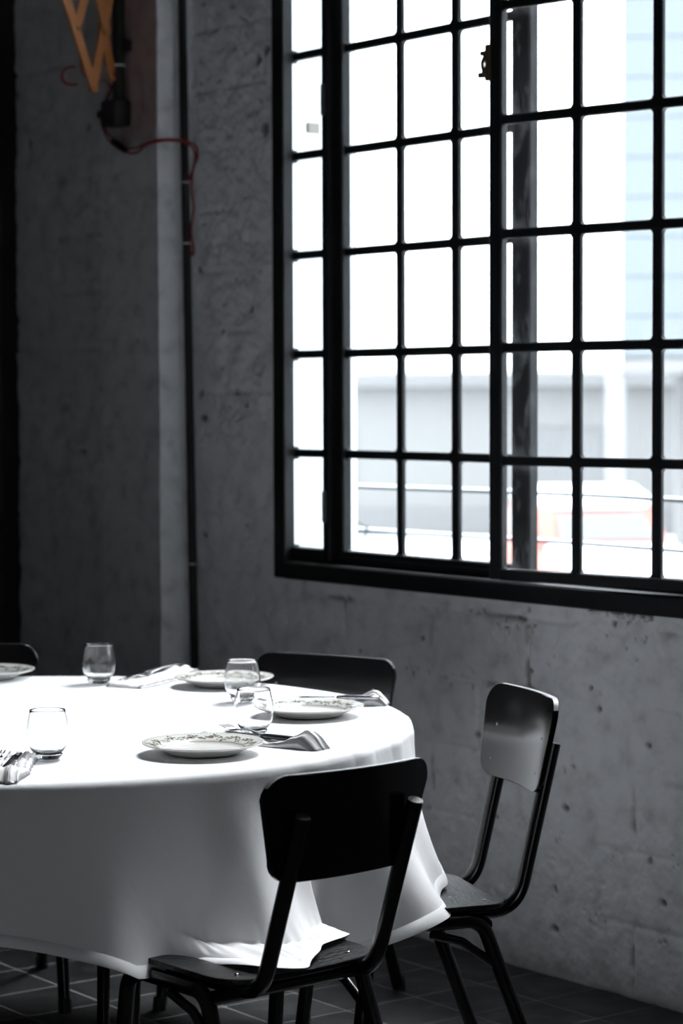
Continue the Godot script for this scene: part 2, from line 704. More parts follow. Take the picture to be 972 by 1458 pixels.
func room() -> void:
	n_low = noise(61, 1.6, 2)
	n_mid = noise(62, 9.0, 4)
	n_fine = noise(63, 34.0, 3)
	n_patch = noise(64, 1.2, 2)
	# floor: a grout bed with tiles set on it
	var fl := structure(put("floor", one_box(Vector3(LEFT_X - 0.3, -0.3, BACK_Z - 0.3), Vector3(WALL_X + 0.2, -0.0008, FRONT_Z + 0.3)), M.grout), "dark tiled floor with pale grout lines", "floor")
	var tm := Shape.new()
	var e := TILE / 2.0 - 0.0024
	tm.box(Vector3(-e, -0.006, -e), Vector3(e, 0.0, e), 0.0007)
	var tile := tm.mesh()
	var nx0 := int(floor((1.2 - 2.7265) / TILE))
	var nz1 := int(floor((-2.5 + 4.194) / TILE))
	var far := Shape.new()
	for iz in range(-19, 32):
		for ix in range(-28, 7):
			var x := 2.7265 + (ix + 0.5) * TILE
			var z := -4.194 + (iz + 0.5) * TILE
			if x > WALL_X - TILE * 0.5 + 0.12 or z < BACK_Z or z > FRONT_Z or x < LEFT_X:
				continue
			if x > 1.35 and z < -2.55 and z > -5.9:
				var o := put("tile", tile, M.tiles[rng.randi() % 3], fl, Transform3D(Basis.from_euler(Vector3(rng.randf_range(-0.001, 0.001), 0, rng.randf_range(-0.001, 0.001))), Vector3(x, rng.randf_range(0.0, 0.0004), z)))
				o.set_meta("kind", "structure")
			else:
				far.box(Vector3(x - e, -0.006, z - e), Vector3(x + e, 0.0, z + e))
	var fo := put("tile_field", far.mesh(false), M.tiles[1], fl)
	fo.set_meta("kind", "stuff")
	structure(put("ceiling", one_box(Vector3(LEFT_X - 0.3, ROOF, BACK_Z - 0.3), Vector3(WALL_X + 0.3, ROOF + 0.3, FRONT_Z + 0.3)), M.ceiling), "dark ceiling out of view", "ceiling")
	structure(put("wall_left", one_box(Vector3(LEFT_X - 0.3, -0.2, BACK_Z - 0.3), Vector3(LEFT_X, ROOF, FRONT_Z + 0.3)), M.plain_wall), "dark wall opposite the window", "wall")
	var wf := Shape.new()
	wf.box(Vector3(LEFT_X, -0.2, FRONT_Z), Vector3(-1.3, ROOF, FRONT_Z + 0.3))
	wf.box(Vector3(0.9, -0.2, FRONT_Z), Vector3(WALL_X + 0.3, ROOF, FRONT_Z + 0.3))
	wf.box(Vector3(-1.3, -0.2, FRONT_Z), Vector3(0.9, 0.6, FRONT_Z + 0.3))
	wf.box(Vector3(-1.3, 1.6, FRONT_Z), Vector3(0.9, ROOF, FRONT_Z + 0.3))
	structure(put("wall_front", wf.mesh(), M.plain_wall), "dark wall behind the viewer with an opening for the added fill window", "wall")
	var w2 := structure(base("window_2", Vector3(-0.2, 0.6, FRONT_Z + 0.12)), "added unseen window behind the viewer giving fill light", "window")  # added out of view, fills the near side of the cloth with light
	for q in [[-1.1, 0.0, -1.04, 1.0], [1.04, 0.0, 1.1, 1.0], [-1.04, 0.0, 1.04, 0.06], [-1.04, 0.94, 1.04, 1.0], [-0.03, 0.06, 0.03, 0.94]]:
		put("frame", one_box(Vector3(q[0], q[1], -0.03), Vector3(q[2], q[3], 0.03), 0.004), M.black_steel, w2)
	for q in [-1.04, 0.03]:
		put("pane", one_box(Vector3(q, 0.06, -0.002), Vector3(q + 1.01, 0.94, 0.002)), M.pane, w2)
	# back wall, beyond the left edge of the view
	structure(put("wall_back", one_box(Vector3(LEFT_X, -0.2, BACK_Z - 0.3), Vector3(WALL_X + 0.3, ROOF, BACK_Z)), M.plain_wall), "dark end wall of the room", "wall")
	var white := func(_u, _v): return Color.WHITE
	var shade_side := func(_u, _v): return Color(0.66, 0.65, 0.635)  # grey stands in for shade on the face turned from the window
	var r1 := func(_u, _v): return 1.6
	# pier that steps into the room left of the window; a pinkish older paint shows at the top of its plastered face
	var pil := structure(put("trim_1", one_box(Vector3(3.86, -0.1, BACK_Z), Vector3(WALL_X + 0.05, ROOF, -5.96)), M.plain_wall), "whitewashed pier stepping out left of the window, pinkish paint showing near its top", "pier")
	put("whitewash", skin(Vector3(3.838, 0, -7.3), Vector3.BACK, Vector3.UP, 7.3 - 6.255, ROOF, 0.010, r1, true, 3.0, pits(40, 0.4, 1.04, 0.7, 2.8, 0.006, 0.02), shade_side), M.wall, pil)
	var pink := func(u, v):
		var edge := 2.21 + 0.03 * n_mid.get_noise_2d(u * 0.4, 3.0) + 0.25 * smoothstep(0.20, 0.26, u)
		return Color(0.74, 0.735, 0.73).lerp(Color(0.54, 0.38, 0.355), smoothstep(edge - 0.03, edge + 0.05, v) * smoothstep(0.0, 0.02, u + 0.005 + 0.004 * n_mid.get_noise_2d(v, 1.0)))  # base greyed for shade on this face; the pink is its own paint
	# left face: u runs from the arris (z -5.94) back to the wall so that the normal is -x
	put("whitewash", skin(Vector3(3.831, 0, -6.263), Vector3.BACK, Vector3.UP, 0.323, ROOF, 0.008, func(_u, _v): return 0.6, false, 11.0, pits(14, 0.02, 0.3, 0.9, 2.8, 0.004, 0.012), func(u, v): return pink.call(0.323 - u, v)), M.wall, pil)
	put("whitewash", skin(Vector3(3.829, 0, -5.94), Vector3.RIGHT, Vector3.UP, WALL_X + 0.02 - 3.829, ROOF, 0.008, func(_u, _v): return 0.7, false, 15.0, pits(10, 0.01, 0.11, 0.9, 2.8, 0.003, 0.007), white), M.wall, pil)
	# black door set on the pier wall at the left edge of the view
	var dr := structure(base("door_1", Vector3(0, 0, 0)), "black painted door leaf and frame at the left edge", "door")
	put("door_frame", one_box(Vector3(3.775, 0.0, -6.90), Vector3(3.85, 3.2, -6.80), 0.004), M.black_dull, dr)
	put("door_frame", one_box(Vector3(3.775, 0.0, -8.0), Vector3(3.85, 3.2, -7.90), 0.004), M.black_dull, dr)
	put("door_frame", one_box(Vector3(3.775, 3.1, -7.90), Vector3(3.85, 3.2, -6.90), 0.004), M.black_dull, dr)
	put("door_leaf", one_box(Vector3(3.80, 0.01, -7.895), Vector3(3.85, 3.095, -6.905), 0.003), M.black_dull, dr)
	var hnd := Shape.new()
	hnd.tube(fillet([Vector3(3.80, 1.05, -7.8), Vector3(3.75, 1.05, -7.8), Vector3(3.75, 1.05, -7.68)], 0.015), 0.009, 10)
	put("door_handle", hnd.mesh(), M.steel, dr)


func window_wall() -> void:
	var x0 := WALL_X + 0.02
	var x1 := WALL_X + 0.28
	var core := Shape.new()
	core.box(Vector3(x0, -0.2, BACK_Z - 0.3), Vector3(x1, ROOF, WIN_Z0 + 0.02))
	core.box(Vector3(x0, -0.2, WIN_Z1 - 0.02), Vector3(x1, ROOF, FRONT_Z + 0.3))
	core.box(Vector3(x0, -0.2, WIN_Z0 + 0.02), Vector3(x1, WIN_Y0 + 0.03, WIN_Z1 - 0.02))
	core.box(Vector3(x0, WIN_Y1 - 0.02, WIN_Z0 + 0.02), Vector3(x1, ROOF, WIN_Z1 - 0.02))
	var w := structure(put("wall_right", core.mesh(), M.render), "whitewashed block wall with faint joints and chips around the window", "wall")
	# inner skins, normal -x: ua = +z, va = +y gives z x y = -x
	var rough := func(u, v):
		# u from z = -5.96 towards the viewer
		return lerpf(2.6, 1.15, smoothstep(0.35, 0.55, u)) if v > 0.7 else 1.15
	var grime_low := func(u, v):
		var c := Color.WHITE
		var n := n_mid.get_noise_2d(u * 0.8 + 40.0, v * 0.8)
		c = c.lerp(Color(0.52, 0.50, 0.47), 0.75 * smoothstep(0.12, 0.0, v + 0.05 * n))
		c = c.lerp(Color(0.62, 0.60, 0.58), 0.35 * smoothstep(0.25, 0.6, n_mid.get_noise_2d(u * 0.35 + 70.0, v * 0.5)))
		c = c.lerp(Color(0.34, 0.32, 0.30), 0.95 * joint(u, v, 0.0) * smoothstep(0.0, 0.35, n_mid.get_noise_2d(u * 0.7 + 20.0, v * 0.7)))
		return c
	var holes := pits(60, 0.4, 2.6, 0.05, 0.9, 0.004, 0.012)
	for p in [[1.33, 0.575, 0.013], [1.47, 0.575, 0.010], [1.66, 0.43, 0.014], [0.86, 0.63, 0.006], [1.05, 0.33, 0.012], [2.0, 0.25, 0.014], [1.78, 0.69, 0.010], [1.53, 0.76, 0.008], [1.40, 0.37, 0.009], [1.95, 0.62, 0.010], [1.25, 0.15, 0.014], [1.62, 0.12, 0.016], [2.1, 0.09, 0.016]]:
		holes.append([Vector2(p[0] + 0.0, p[1]), p[2], 1.3, 0.011])
	for k in 30:
		# chips come in clusters along the joints
		var c0 := Vector2(rng.randf_range(0.5, 2.5), 0.178 * rng.randi_range(1, 5) + rng.randf_range(-0.03, 0.03))
		for m in rng.randi_range(3, 9):
			holes.append([c0 + Vector2(rng.randf_range(-0.09, 0.09), rng.randf_range(-0.022, 0.022)), rng.randf_range(0.0025, 0.0062), rng.randf_range(0.4, 1.8), rng.randf_range(0.0075, 0.0115)])
	put("whitewash", skin(Vector3(WALL_X, 0, -5.96), Vector3.BACK, Vector3.UP, 2.75, WIN_Y0 + 0.005, 0.005, rough, true, 0.0, holes, grime_low), M.wall, w)
	var holes2 := pits(120, 0.03, 0.42, 0.0, 2.2, 0.006, 0.022)
	put("whitewash", skin(Vector3(WALL_X, WIN_Y0, -5.96), Vector3.BACK, Vector3.UP, WIN_Z0 + 0.005 + 5.96, ROOF - WIN_Y0, 0.006, func(_u, _v): return 2.8, true, 5.0, holes2, func(_u, _v): return Color.WHITE), M.wall, w)
	put("whitewash", skin(Vector3(WALL_X, 0, -3.21), Vector3.BACK, Vector3.UP, FRONT_Z + 3.21, WIN_Y0, 0.05, rough, true, 2.0, [], grime_low), M.wall, w)
	put("whitewash", skin(Vector3(WALL_X, WIN_Y0, WIN_Z1), Vector3.BACK, Vector3.UP, FRONT_Z - WIN_Z1, ROOF - WIN_Y0, 0.05, func(_u, _v): return 1.2, true, 2.0, [], func(_u, _v): return Color.WHITE), M.wall, w)
	put("whitewash", skin(Vector3(WALL_X, WIN_Y1, WIN_Z0), Vector3.BACK, Vector3.UP, WIN_Z1 - WIN_Z0, ROOF - WIN_Y1, 0.03, func(_u, _v): return 1.2, true, 2.0, [], func(_u, _v): return Color.WHITE), M.wall, w)
	# broken plaster lip under the sill
	var lip := Shape.new()
	for k in 16:
		var z := -4.20 + k * 0.013 + rng.randf_range(-0.004, 0.004)
		var y := WIN_Y0 - 0.004 - rng.randf_range(0.0, 0.008)
		lip.box(Vector3(WALL_X - rng.randf_range(0.006, 0.016), y - 0.007, z - 0.008), Vector3(WALL_X + 0.02, y + 0.006, z + 0.008), 0.003)
	put("plaster_lip", lip.mesh(), M.wall, w)

	# ---- the steel window
	var win := structure(base("window_1"), "black steel multi-pane window, right casement ajar", "window")
	var f := Shape.new()
	put("jamb", one_box(Vector3(3.945, WIN_Y0, WIN_Z0), Vector3(3.985, WIN_Y1, -5.47), 0.004), M.black_steel, win)
	put("jamb", one_box(Vector3(3.945, WIN_Y0, -3.40), Vector3(3.985, WIN_Y1, WIN_Z1), 0.004), M.black_steel, win)
	put("head", one_box(Vector3(3.945, 4.667, -5.462), Vector3(4.06, WIN_Y1, -3.40), 0.004), M.black_steel, win)
	put("sill", one_box(Vector3(3.936, WIN_Y0, -5.462), Vector3(4.07, 0.981, -3.40), 0.005), M.black_steel, win)
	f.box(Vector3(3.976, 0.981, -5.47), Vector3(4.05, 1.004, -4.44), 0.003)
	f.box(Vector3(4.0, 0.981, -4.44), Vector3(4.05, 1.0, -3.40), 0.003)
	put("bottom_rail", f.mesh(), M.black_steel, win)
	# fixed light at the left, its post carries the sash
	bars(win, "fixed light", 3.99, [-5.47, -5.323], 0.981, [], [], 0)
	put("post", one_box(Vector3(3.97, 0.985, -5.323), Vector3(4.012, 4.667, -5.290), 0.004), M.black_steel, win)
	# fixed light on the far right, out of view
	put("post", one_box(Vector3(3.97, 0.985, -3.66), Vector3(4.06, 4.667, -3.60), 0.004), M.black_steel, win)
	bars(win, "fixed light", 3.99, [-3.60, -3.40], 0.981, [], [], 0)
	# left sash, closed
	var sash := child_base("sash", win)
	sash.set_meta("label", "left sash, closed")
	put("stile", one_box(Vector3(3.985, 0.985, -5.289), Vector3(4.018, 4.667, -5.245), 0.004), M.black_steel, sash)
	put("stile", one_box(Vector3(3.99, 0.985, -4.544), Vector3(4.022, 4.667, -4.474), 0.004), M.black_steel, sash)
	bars(sash, "sash", 4.004, [-5.245, -4.544], 0.995, [-5.009, -4.775], [0.026, 0.030], 0)
	# right casement, hinged at the right and pushed a little into the room
	var ca := child_base("casement", win, Vector3(4.02, 0, -3.64), deg_to_rad(10.04))
	ca.set_meta("label", "right casement, ajar, with dusty panes")
	put("stile", one_box(Vector3(-0.014, 0.992, -0.8535), Vector3(0.014, 4.667, -0.813), 0.004), M.black_steel, ca)
	put("stile", one_box(Vector3(-0.014, 0.992, -0.12), Vector3(0.014, 4.667, -0.0), 0.004), M.black_steel, ca)
	bars(ca, "casement", 0.0, [-0.813, -0.12], 0.992, [-0.5875, -0.3515], [0.027, 0.028], 1)
	# fittings
	for y in [2.274, 1.141]:
		put("hinge", one_box(Vector3(3.962, y - 0.045, -5.318), Vector3(3.975, y + 0.045, -5.302), 0.004), mat(grey(0.05), 0.35), win)
	var c := Shape.new()
	c.box(Vector3(-0.005, -0.045, -0.012), Vector3(0.006, 0.045, 0.006), 0.003)
	c.box(Vector3(-0.004, 0.018, -0.028), Vector3(0.004, 0.03, -0.01), 0.002)
	c.box(Vector3(-0.004, -0.036, -0.034), Vector3(0.004, -0.022, -0.01), 0.002)
	c.tube(smooth_path([Vector3(0, 0.02, -0.01), Vector3(-0.006, 0.0, -0.016), Vector3(-0.004, -0.02, -0.014), Vector3(0, -0.03, -0.012)]), 0.005, 8)
	put("catch", c.mesh(), mat(Color(0.16, 0.11, 0.06), 0.4, 0.8), ca, Transform3D(Basis(), Vector3(-0.018, 2.272, -0.848)))
	# an old bracket strip seen on the outer reveal
	put("rust_mark", one_box(Vector3(4.055, 2.205, WIN_Z0 + 0.015), Vector3(4.10, 2.235, WIN_Z0 + 0.028), 0.003), mat(Color(0.16, 0.14, 0.12), 0.8), w)


func bars(parent: Node3D, _what: String, x: float, zs: Array, y_bottom: float, mullions: Array, widths: Array, dirty: int) -> void:
	# glazing bars, panes; zs are the clear edges; rows start at 1.02 and repeat every 0.2805
	var ys := []
	for k in 14:
		ys.append(1.02 + 0.2805 * k)
	var hbar := 0.0235
	var d := 0.0085
	put("bottom_bar", one_box(Vector3(x - 0.022, y_bottom, zs[0] - 0.002), Vector3(x + 0.022, ys[0], zs[1] + 0.002), 0.003), M.black_steel, parent)
	put("top_bar", one_box(Vector3(x - 0.022, ys[13] - hbar, zs[0] - 0.002), Vector3(x + 0.022, 4.674, zs[1] + 0.002), 0.003), M.black_steel, parent)
	for k in range(1, 13):
		put("glazing_bar", one_box(Vector3(x - d, ys[k] - hbar, zs[0] - 0.003), Vector3(x + d, ys[k], zs[1] + 0.003), 0.003), M.black_steel, parent)
	for i in mullions.size():
		put("mullion", one_box(Vector3(x - d + 0.001, ys[0] - 0.01, mullions[i] - widths[i] / 2), Vector3(x + d - 0.001, ys[13] - 0.01, mullions[i] + widths[i] / 2), 0.003), M.black_steel, parent)
	# cells
	var edges := [zs[0]]
	for i in mullions.size():
		edges.append(mullions[i] - widths[i] / 2)
		edges.append(mullions[i] + widths[i] / 2)
	edges.append(zs[1])
	var putty := Shape.new()
	for c in edges.size() / 2:
		for k in 13:
			var a := Vector2(edges[c * 2], ys[k])
			var b := Vector2(edges[c * 2 + 1], ys[k + 1] - hbar)
			# thick paint rounds the corners of each opening
			var r := 0.007
			for q in [[a, 1, 1], [Vector2(b.x, a.y), -1, 1], [b, -1, -1], [Vector2(a.x, b.y), 1, -1]]:
				var p: Vector2 = q[0]
				var poly := PackedVector2Array([p + Vector2(-0.002 * q[1], -0.002 * q[2])])
				poly.append(p + Vector2(r * q[1], -0.002 * q[2]))
				for s in 5:
					var t := PI / 2 * s / 4.0
					poly.append(p + Vector2((r - r * sin(t)) * q[1], (r - r * cos(t)) * q[2]))
				poly.append(p + Vector2(-0.002 * q[1], r * q[2]))
				putty.prism(poly, d * 1.7, Transform3D(Basis(Vector3(0, 0, 1), Vector3.UP, Vector3(1, 0, 0)), Vector3(x, 0, 0)))
			var m := ArrayMesh.new()
			var g := Shape.new()
			var sk := 0.0008 * (rng.randf() - 0.5)
			g.box(Vector3(x + 0.002 + sk, a.y - 0.004, a.x - 0.004), Vector3(x + 0.0055 + sk, b.y + 0.004, b.x + 0.004))
			var am := g.mesh()
			m.add_surface_from_arrays(Mesh.PRIMITIVE_TRIANGLES, am.surface_get_arrays(0))
			m.surface_set_material(0, M.pane)
			# the film of dirt on its outer face, each pane with its own part of the pattern
			var o := Vector2(rng.randf(), rng.randf()) * 0.0
			var fl := 1.0 if rng.randf() < 0.5 else -1.0
			var arr := []
			arr.resize(Mesh.ARRAY_MAX)
			var xx := x + 0.0063 + sk
			arr[Mesh.ARRAY_VERTEX] = PackedVector3Array([Vector3(xx, a.y - 0.003, a.x - 0.003), Vector3(xx, a.y - 0.003, b.x + 0.003), Vector3(xx, b.y + 0.003, b.x + 0.003), Vector3(xx, b.y + 0.003, a.x - 0.003)])
			arr[Mesh.ARRAY_NORMAL] = PackedVector3Array([Vector3.LEFT, Vector3.LEFT, Vector3.LEFT, Vector3.LEFT])
			var u0 := 0.0 if fl > 0 else 1.0
			arr[Mesh.ARRAY_TEX_UV] = PackedVector2Array([Vector2(u0, 1) + o, Vector2(1 - u0, 1) + o, Vector2(1 - u0, 0) + o, Vector2(u0, 0) + o])
			arr[Mesh.ARRAY_INDEX] = PackedInt32Array([0, 1, 2, 0, 2, 3])
			m.add_surface_from_arrays(Mesh.PRIMITIVE_TRIANGLES, arr)
			m.surface_set_material(1, M["grime%d" % dirty])
			put("pane", m, null, parent)
	put("putty_fillet", putty.mesh(false), M.black_steel, parent)


# ---------------------------------------------------------------- outside
func outside() -> void:
	structure(put("ground", one_box(Vector3(4.24, -1.6, -140), Vector3(140, -1.15, 60)), M.snow), "snow covered yard outside the window", "ground")
	# railing along the outside of the window, snow lying on it
	var r := base("railing", Vector3(5.2, -1.15, -6.0))
	tag(r, "thin dark two-wire railing outside the window with snow lying on top", "railing")
	for y in [1.133, 0.977]:
		var t := Shape.new()
		var pts := []
		for i in 25:
			pts.append(Vector3(0.003 * sin(i * 1.7), y + 1.15 - 0.006 + 0.003 * sin(i * 0.9 + y), -4.0 + i * 0.3))
		t.tube(smooth_path(pts, 2), 0.0058, 8)
		put("rail", t.mesh(), M.rail, r)
		var s := Shape.new()
		var sp := []
		for i in 25:
			sp.append(pts[i] + Vector3(0, 0.0066, 0))
		s.tube(smooth_path(sp, 2), 0.0034, 8)
		put("snow", s.mesh(), M.snow, r)
	for z in [-4.0, 3.2]:
		put("post", one_box(Vector3(-0.02, 0, z - 0.02), Vector3(0.02, 2.4, z + 0.02), 0.003), M.rail, r)
	var tie := Shape.new()
	tie.tube(smooth_path([Vector3(0, 2.168, -0.82), Vector3(-0.005, 2.15, -0.76), Vector3(0, 2.126, -0.70)]), 0.002, 6)
	tie.tube(smooth_path([Vector3(0, 2.13, -0.70), Vector3(-0.004, 2.105, -0.705), Vector3(0.003, 2.085, -0.72), Vector3(0.0, 2.03, -0.725)]), 0.003, 6)
	tie.lathe(PackedVector2Array([Vector2(0, 0.01), Vector2(0.007, 0.004), Vector2(0.007, -0.004), Vector2(0, -0.01)]), 10, Transform3D(Basis(), Vector3(0, 2.125, -0.70)))
	put("knotted_tie", tie.mesh(), M.rail, r)
	# far low building
	var b := base("long_building", Vector3(36.0, -1.15, -34.0), deg_to_rad(-38.0))
	tag(b, "long low grey building far across the snowy yard", "building")
	put("wall", one_box(Vector3(-16, 0, -5), Vector3(30, 2.75, 5), 0.02), M.facade, b)
	put("roof", one_box(Vector3(-16.3, 2.75, -5.3), Vector3(30.3, 3.0, 5.4), 0.03), M.facade_dark, b)
	put("roof_snow", one_box(Vector3(-16.2, 3.0, -5.2), Vector3(30.2, 3.12, 5.3), 0.05), M.snow, b)
	for i in 9:
		put("window", one_box(Vector3(-14 + i * 4.6, 0.9, 4.98), Vector3(-12.4 + i * 4.6, 2.0, 5.04), 0.01), M.facade_dark, b)
	put("plinth", one_box(Vector3(-16.05, 0, -5.05), Vector3(30.05, 0.5, 5.06), 0.02), M.facade_dark, b)
	# tall block on a canopy at the right, one white column in front
	var k := base("corner_block", Vector3(21.0, -1.15, -21.8), deg_to_rad(-46.5))
	tag(k, "tall pale blue clad building block rising out of view at the right", "building")
	put("cladding", one_box(Vector3(0.0, 3.05, -10.0), Vector3(14, 16, 0.0), 0.02), M.facade_blue, k)
	put("canopy_edge", one_box(Vector3(0.0, 2.88, -10.0), Vector3(14, 3.05, 0.03), 0.01), M.facade_dark, k)
	var bd := Shape.new()
	for i in 26:
		bd.box(Vector3(0.0, 3.1 + i * 0.5, 0.0), Vector3(14, 3.59 + i * 0.5, 0.03), 0.006)
	put("siding", bd.mesh(false), M.facade_blue, k).set_meta("kind", "stuff")
	put("ground_floor", one_box(Vector3(0.6, 0, -9.6), Vector3(14, 2.88, -3.0), 0.02), M.facade, k)
	put("column", one_box(Vector3(-0.2, 0, -0.3), Vector3(0.04, 2.9, -0.06), 0.02), M.white_post, k)
	# parked cars under snow
	car("parked_car", Vector3(17.75, -1.15, -18.9), deg_to_rad(-30.0), "snow covered red car parked outside, in the middle of the window")
	car("parked_car", Vector3(20.2, -1.15, -16.6), deg_to_rad(-52.0), "snow covered red car parked outside at the right edge")


func car(called: String, at: Vector3, turn: float, label: String) -> void:
	# a hatchback facing +z: lofted body, cabin, wheels, glass, snow on roof and bonnet
	var c := base(called, at, turn)
	tag(c, label, "car", "parked cars in the snow")
	var sect := func(z: float, w: float, y0: float, y1: float, r: float) -> PackedVector3Array:
		var p := PackedVector3Array()
		for q in [[1, 1, 0.0], [-1, 1, PI / 2], [-1, -1, PI], [1, -1, 3 * PI / 2]]:
			for s in 5:
				var a: float = q[2] + PI / 2 * s / 4.0
				p.append(Vector3(q[0] * (w - r) + r * cos(a), (y1 - r if q[1] > 0 else y0 + r) + r * sin(a), z))
		return p
	var body := Shape.new()
	body.rings([sect.call(-1.95, 0.62, 0.38, 0.85, 0.12), sect.call(-1.85, 0.8, 0.26, 0.95, 0.16), sect.call(-1.0, 0.85, 0.2, 0.98, 0.16), sect.call(0.6, 0.86, 0.2, 0.96, 0.16), sect.call(1.5, 0.82, 0.22, 0.86, 0.18), sect.call(1.92, 0.74, 0.28, 0.74, 0.16), sect.call(2.02, 0.58, 0.36, 0.66, 0.12)])
	put("body", body.mesh(), M.car_red, c)
	var cab := Shape.new()
	cab.rings([sect.call(-1.8, 0.66, 0.86, 0.98, 0.05), sect.call(-1.5, 0.64, 0.86, 1.38, 0.14), sect.call(-0.6, 0.64, 0.86, 1.48, 0.14), sect.call(0.2, 0.64, 0.86, 1.44, 0.14), sect.call(0.95, 0.70, 0.86, 0.97, 0.05)])
	put("cabin", cab.mesh(), M.car_red, c)
	var ws := Shape.new()
	ws.quad(Vector3(-0.46, 1.33, 0.44), Vector3(0.46, 1.33, 0.44), Vector3(0.52, 1.08, 0.83), Vector3(-0.52, 1.08, 0.83))
	ws.quad(Vector3(-0.46, 1.31, 0.41), Vector3(-0.52, 1.06, 0.80), Vector3(0.52, 1.06, 0.80), Vector3(0.46, 1.31, 0.41))
	put("windscreen", ws.mesh(false), M.car_glass, c)
	for s in [-1, 1]:
		put("side_window", one_box(Vector3(s * 0.655 - 0.012, 1.02, -1.3), Vector3(s * 0.655 + 0.012, 1.33, 0.15), 0.01), M.car_glass, c)
		for z in [-1.25, 1.2]:
			var w := Shape.new()
			w.lathe(PackedVector2Array([Vector2(0, -0.1), Vector2(0.27, -0.1), Vector2(0.31, -0.07), Vector2(0.31, 0.07), Vector2(0.27, 0.1), Vector2(0, 0.1)]), 24, Transform3D(Basis(Vector3.FORWARD, PI / 2), Vector3(s * 0.76, 0.31, z)))
			put("wheel", w.mesh(), M.tyre, c)
		var hl := Shape.new()
		hl.lathe(PackedVector2Array([Vector2(0, -0.02), Vector2(0.12, -0.02), Vector2(0.1, 0.03), Vector2(0, 0.04)]), 18, Transform3D(Basis(Vector3.RIGHT, PI / 2), Vector3(s * 0.5, 0.62, 1.98)))
		put("headlamp", hl.mesh(), M.car_glass, c)
	var sn := Shape.new()
	sn.rings([sect.call(-1.55, 0.4, 1.34, 1.42, 0.03), sect.call(-1.3, 0.62, 1.38, 1.56, 0.08), sect.call(-0.4, 0.64, 1.4, 1.62, 0.1), sect.call(0.25, 0.6, 1.38, 1.54, 0.07), sect.call(0.36, 0.4, 1.38, 1.44, 0.03)])
	sn.rings([sect.call(0.8, 0.6, 0.93, 0.99, 0.03), sect.call(1.0, 0.72, 0.88, 1.04, 0.07), sect.call(1.5, 0.7, 0.82, 0.96, 0.06), sect.call(1.85, 0.58, 0.72, 0.82, 0.04)])
	put("snow", sn.mesh(), M.snow, c)


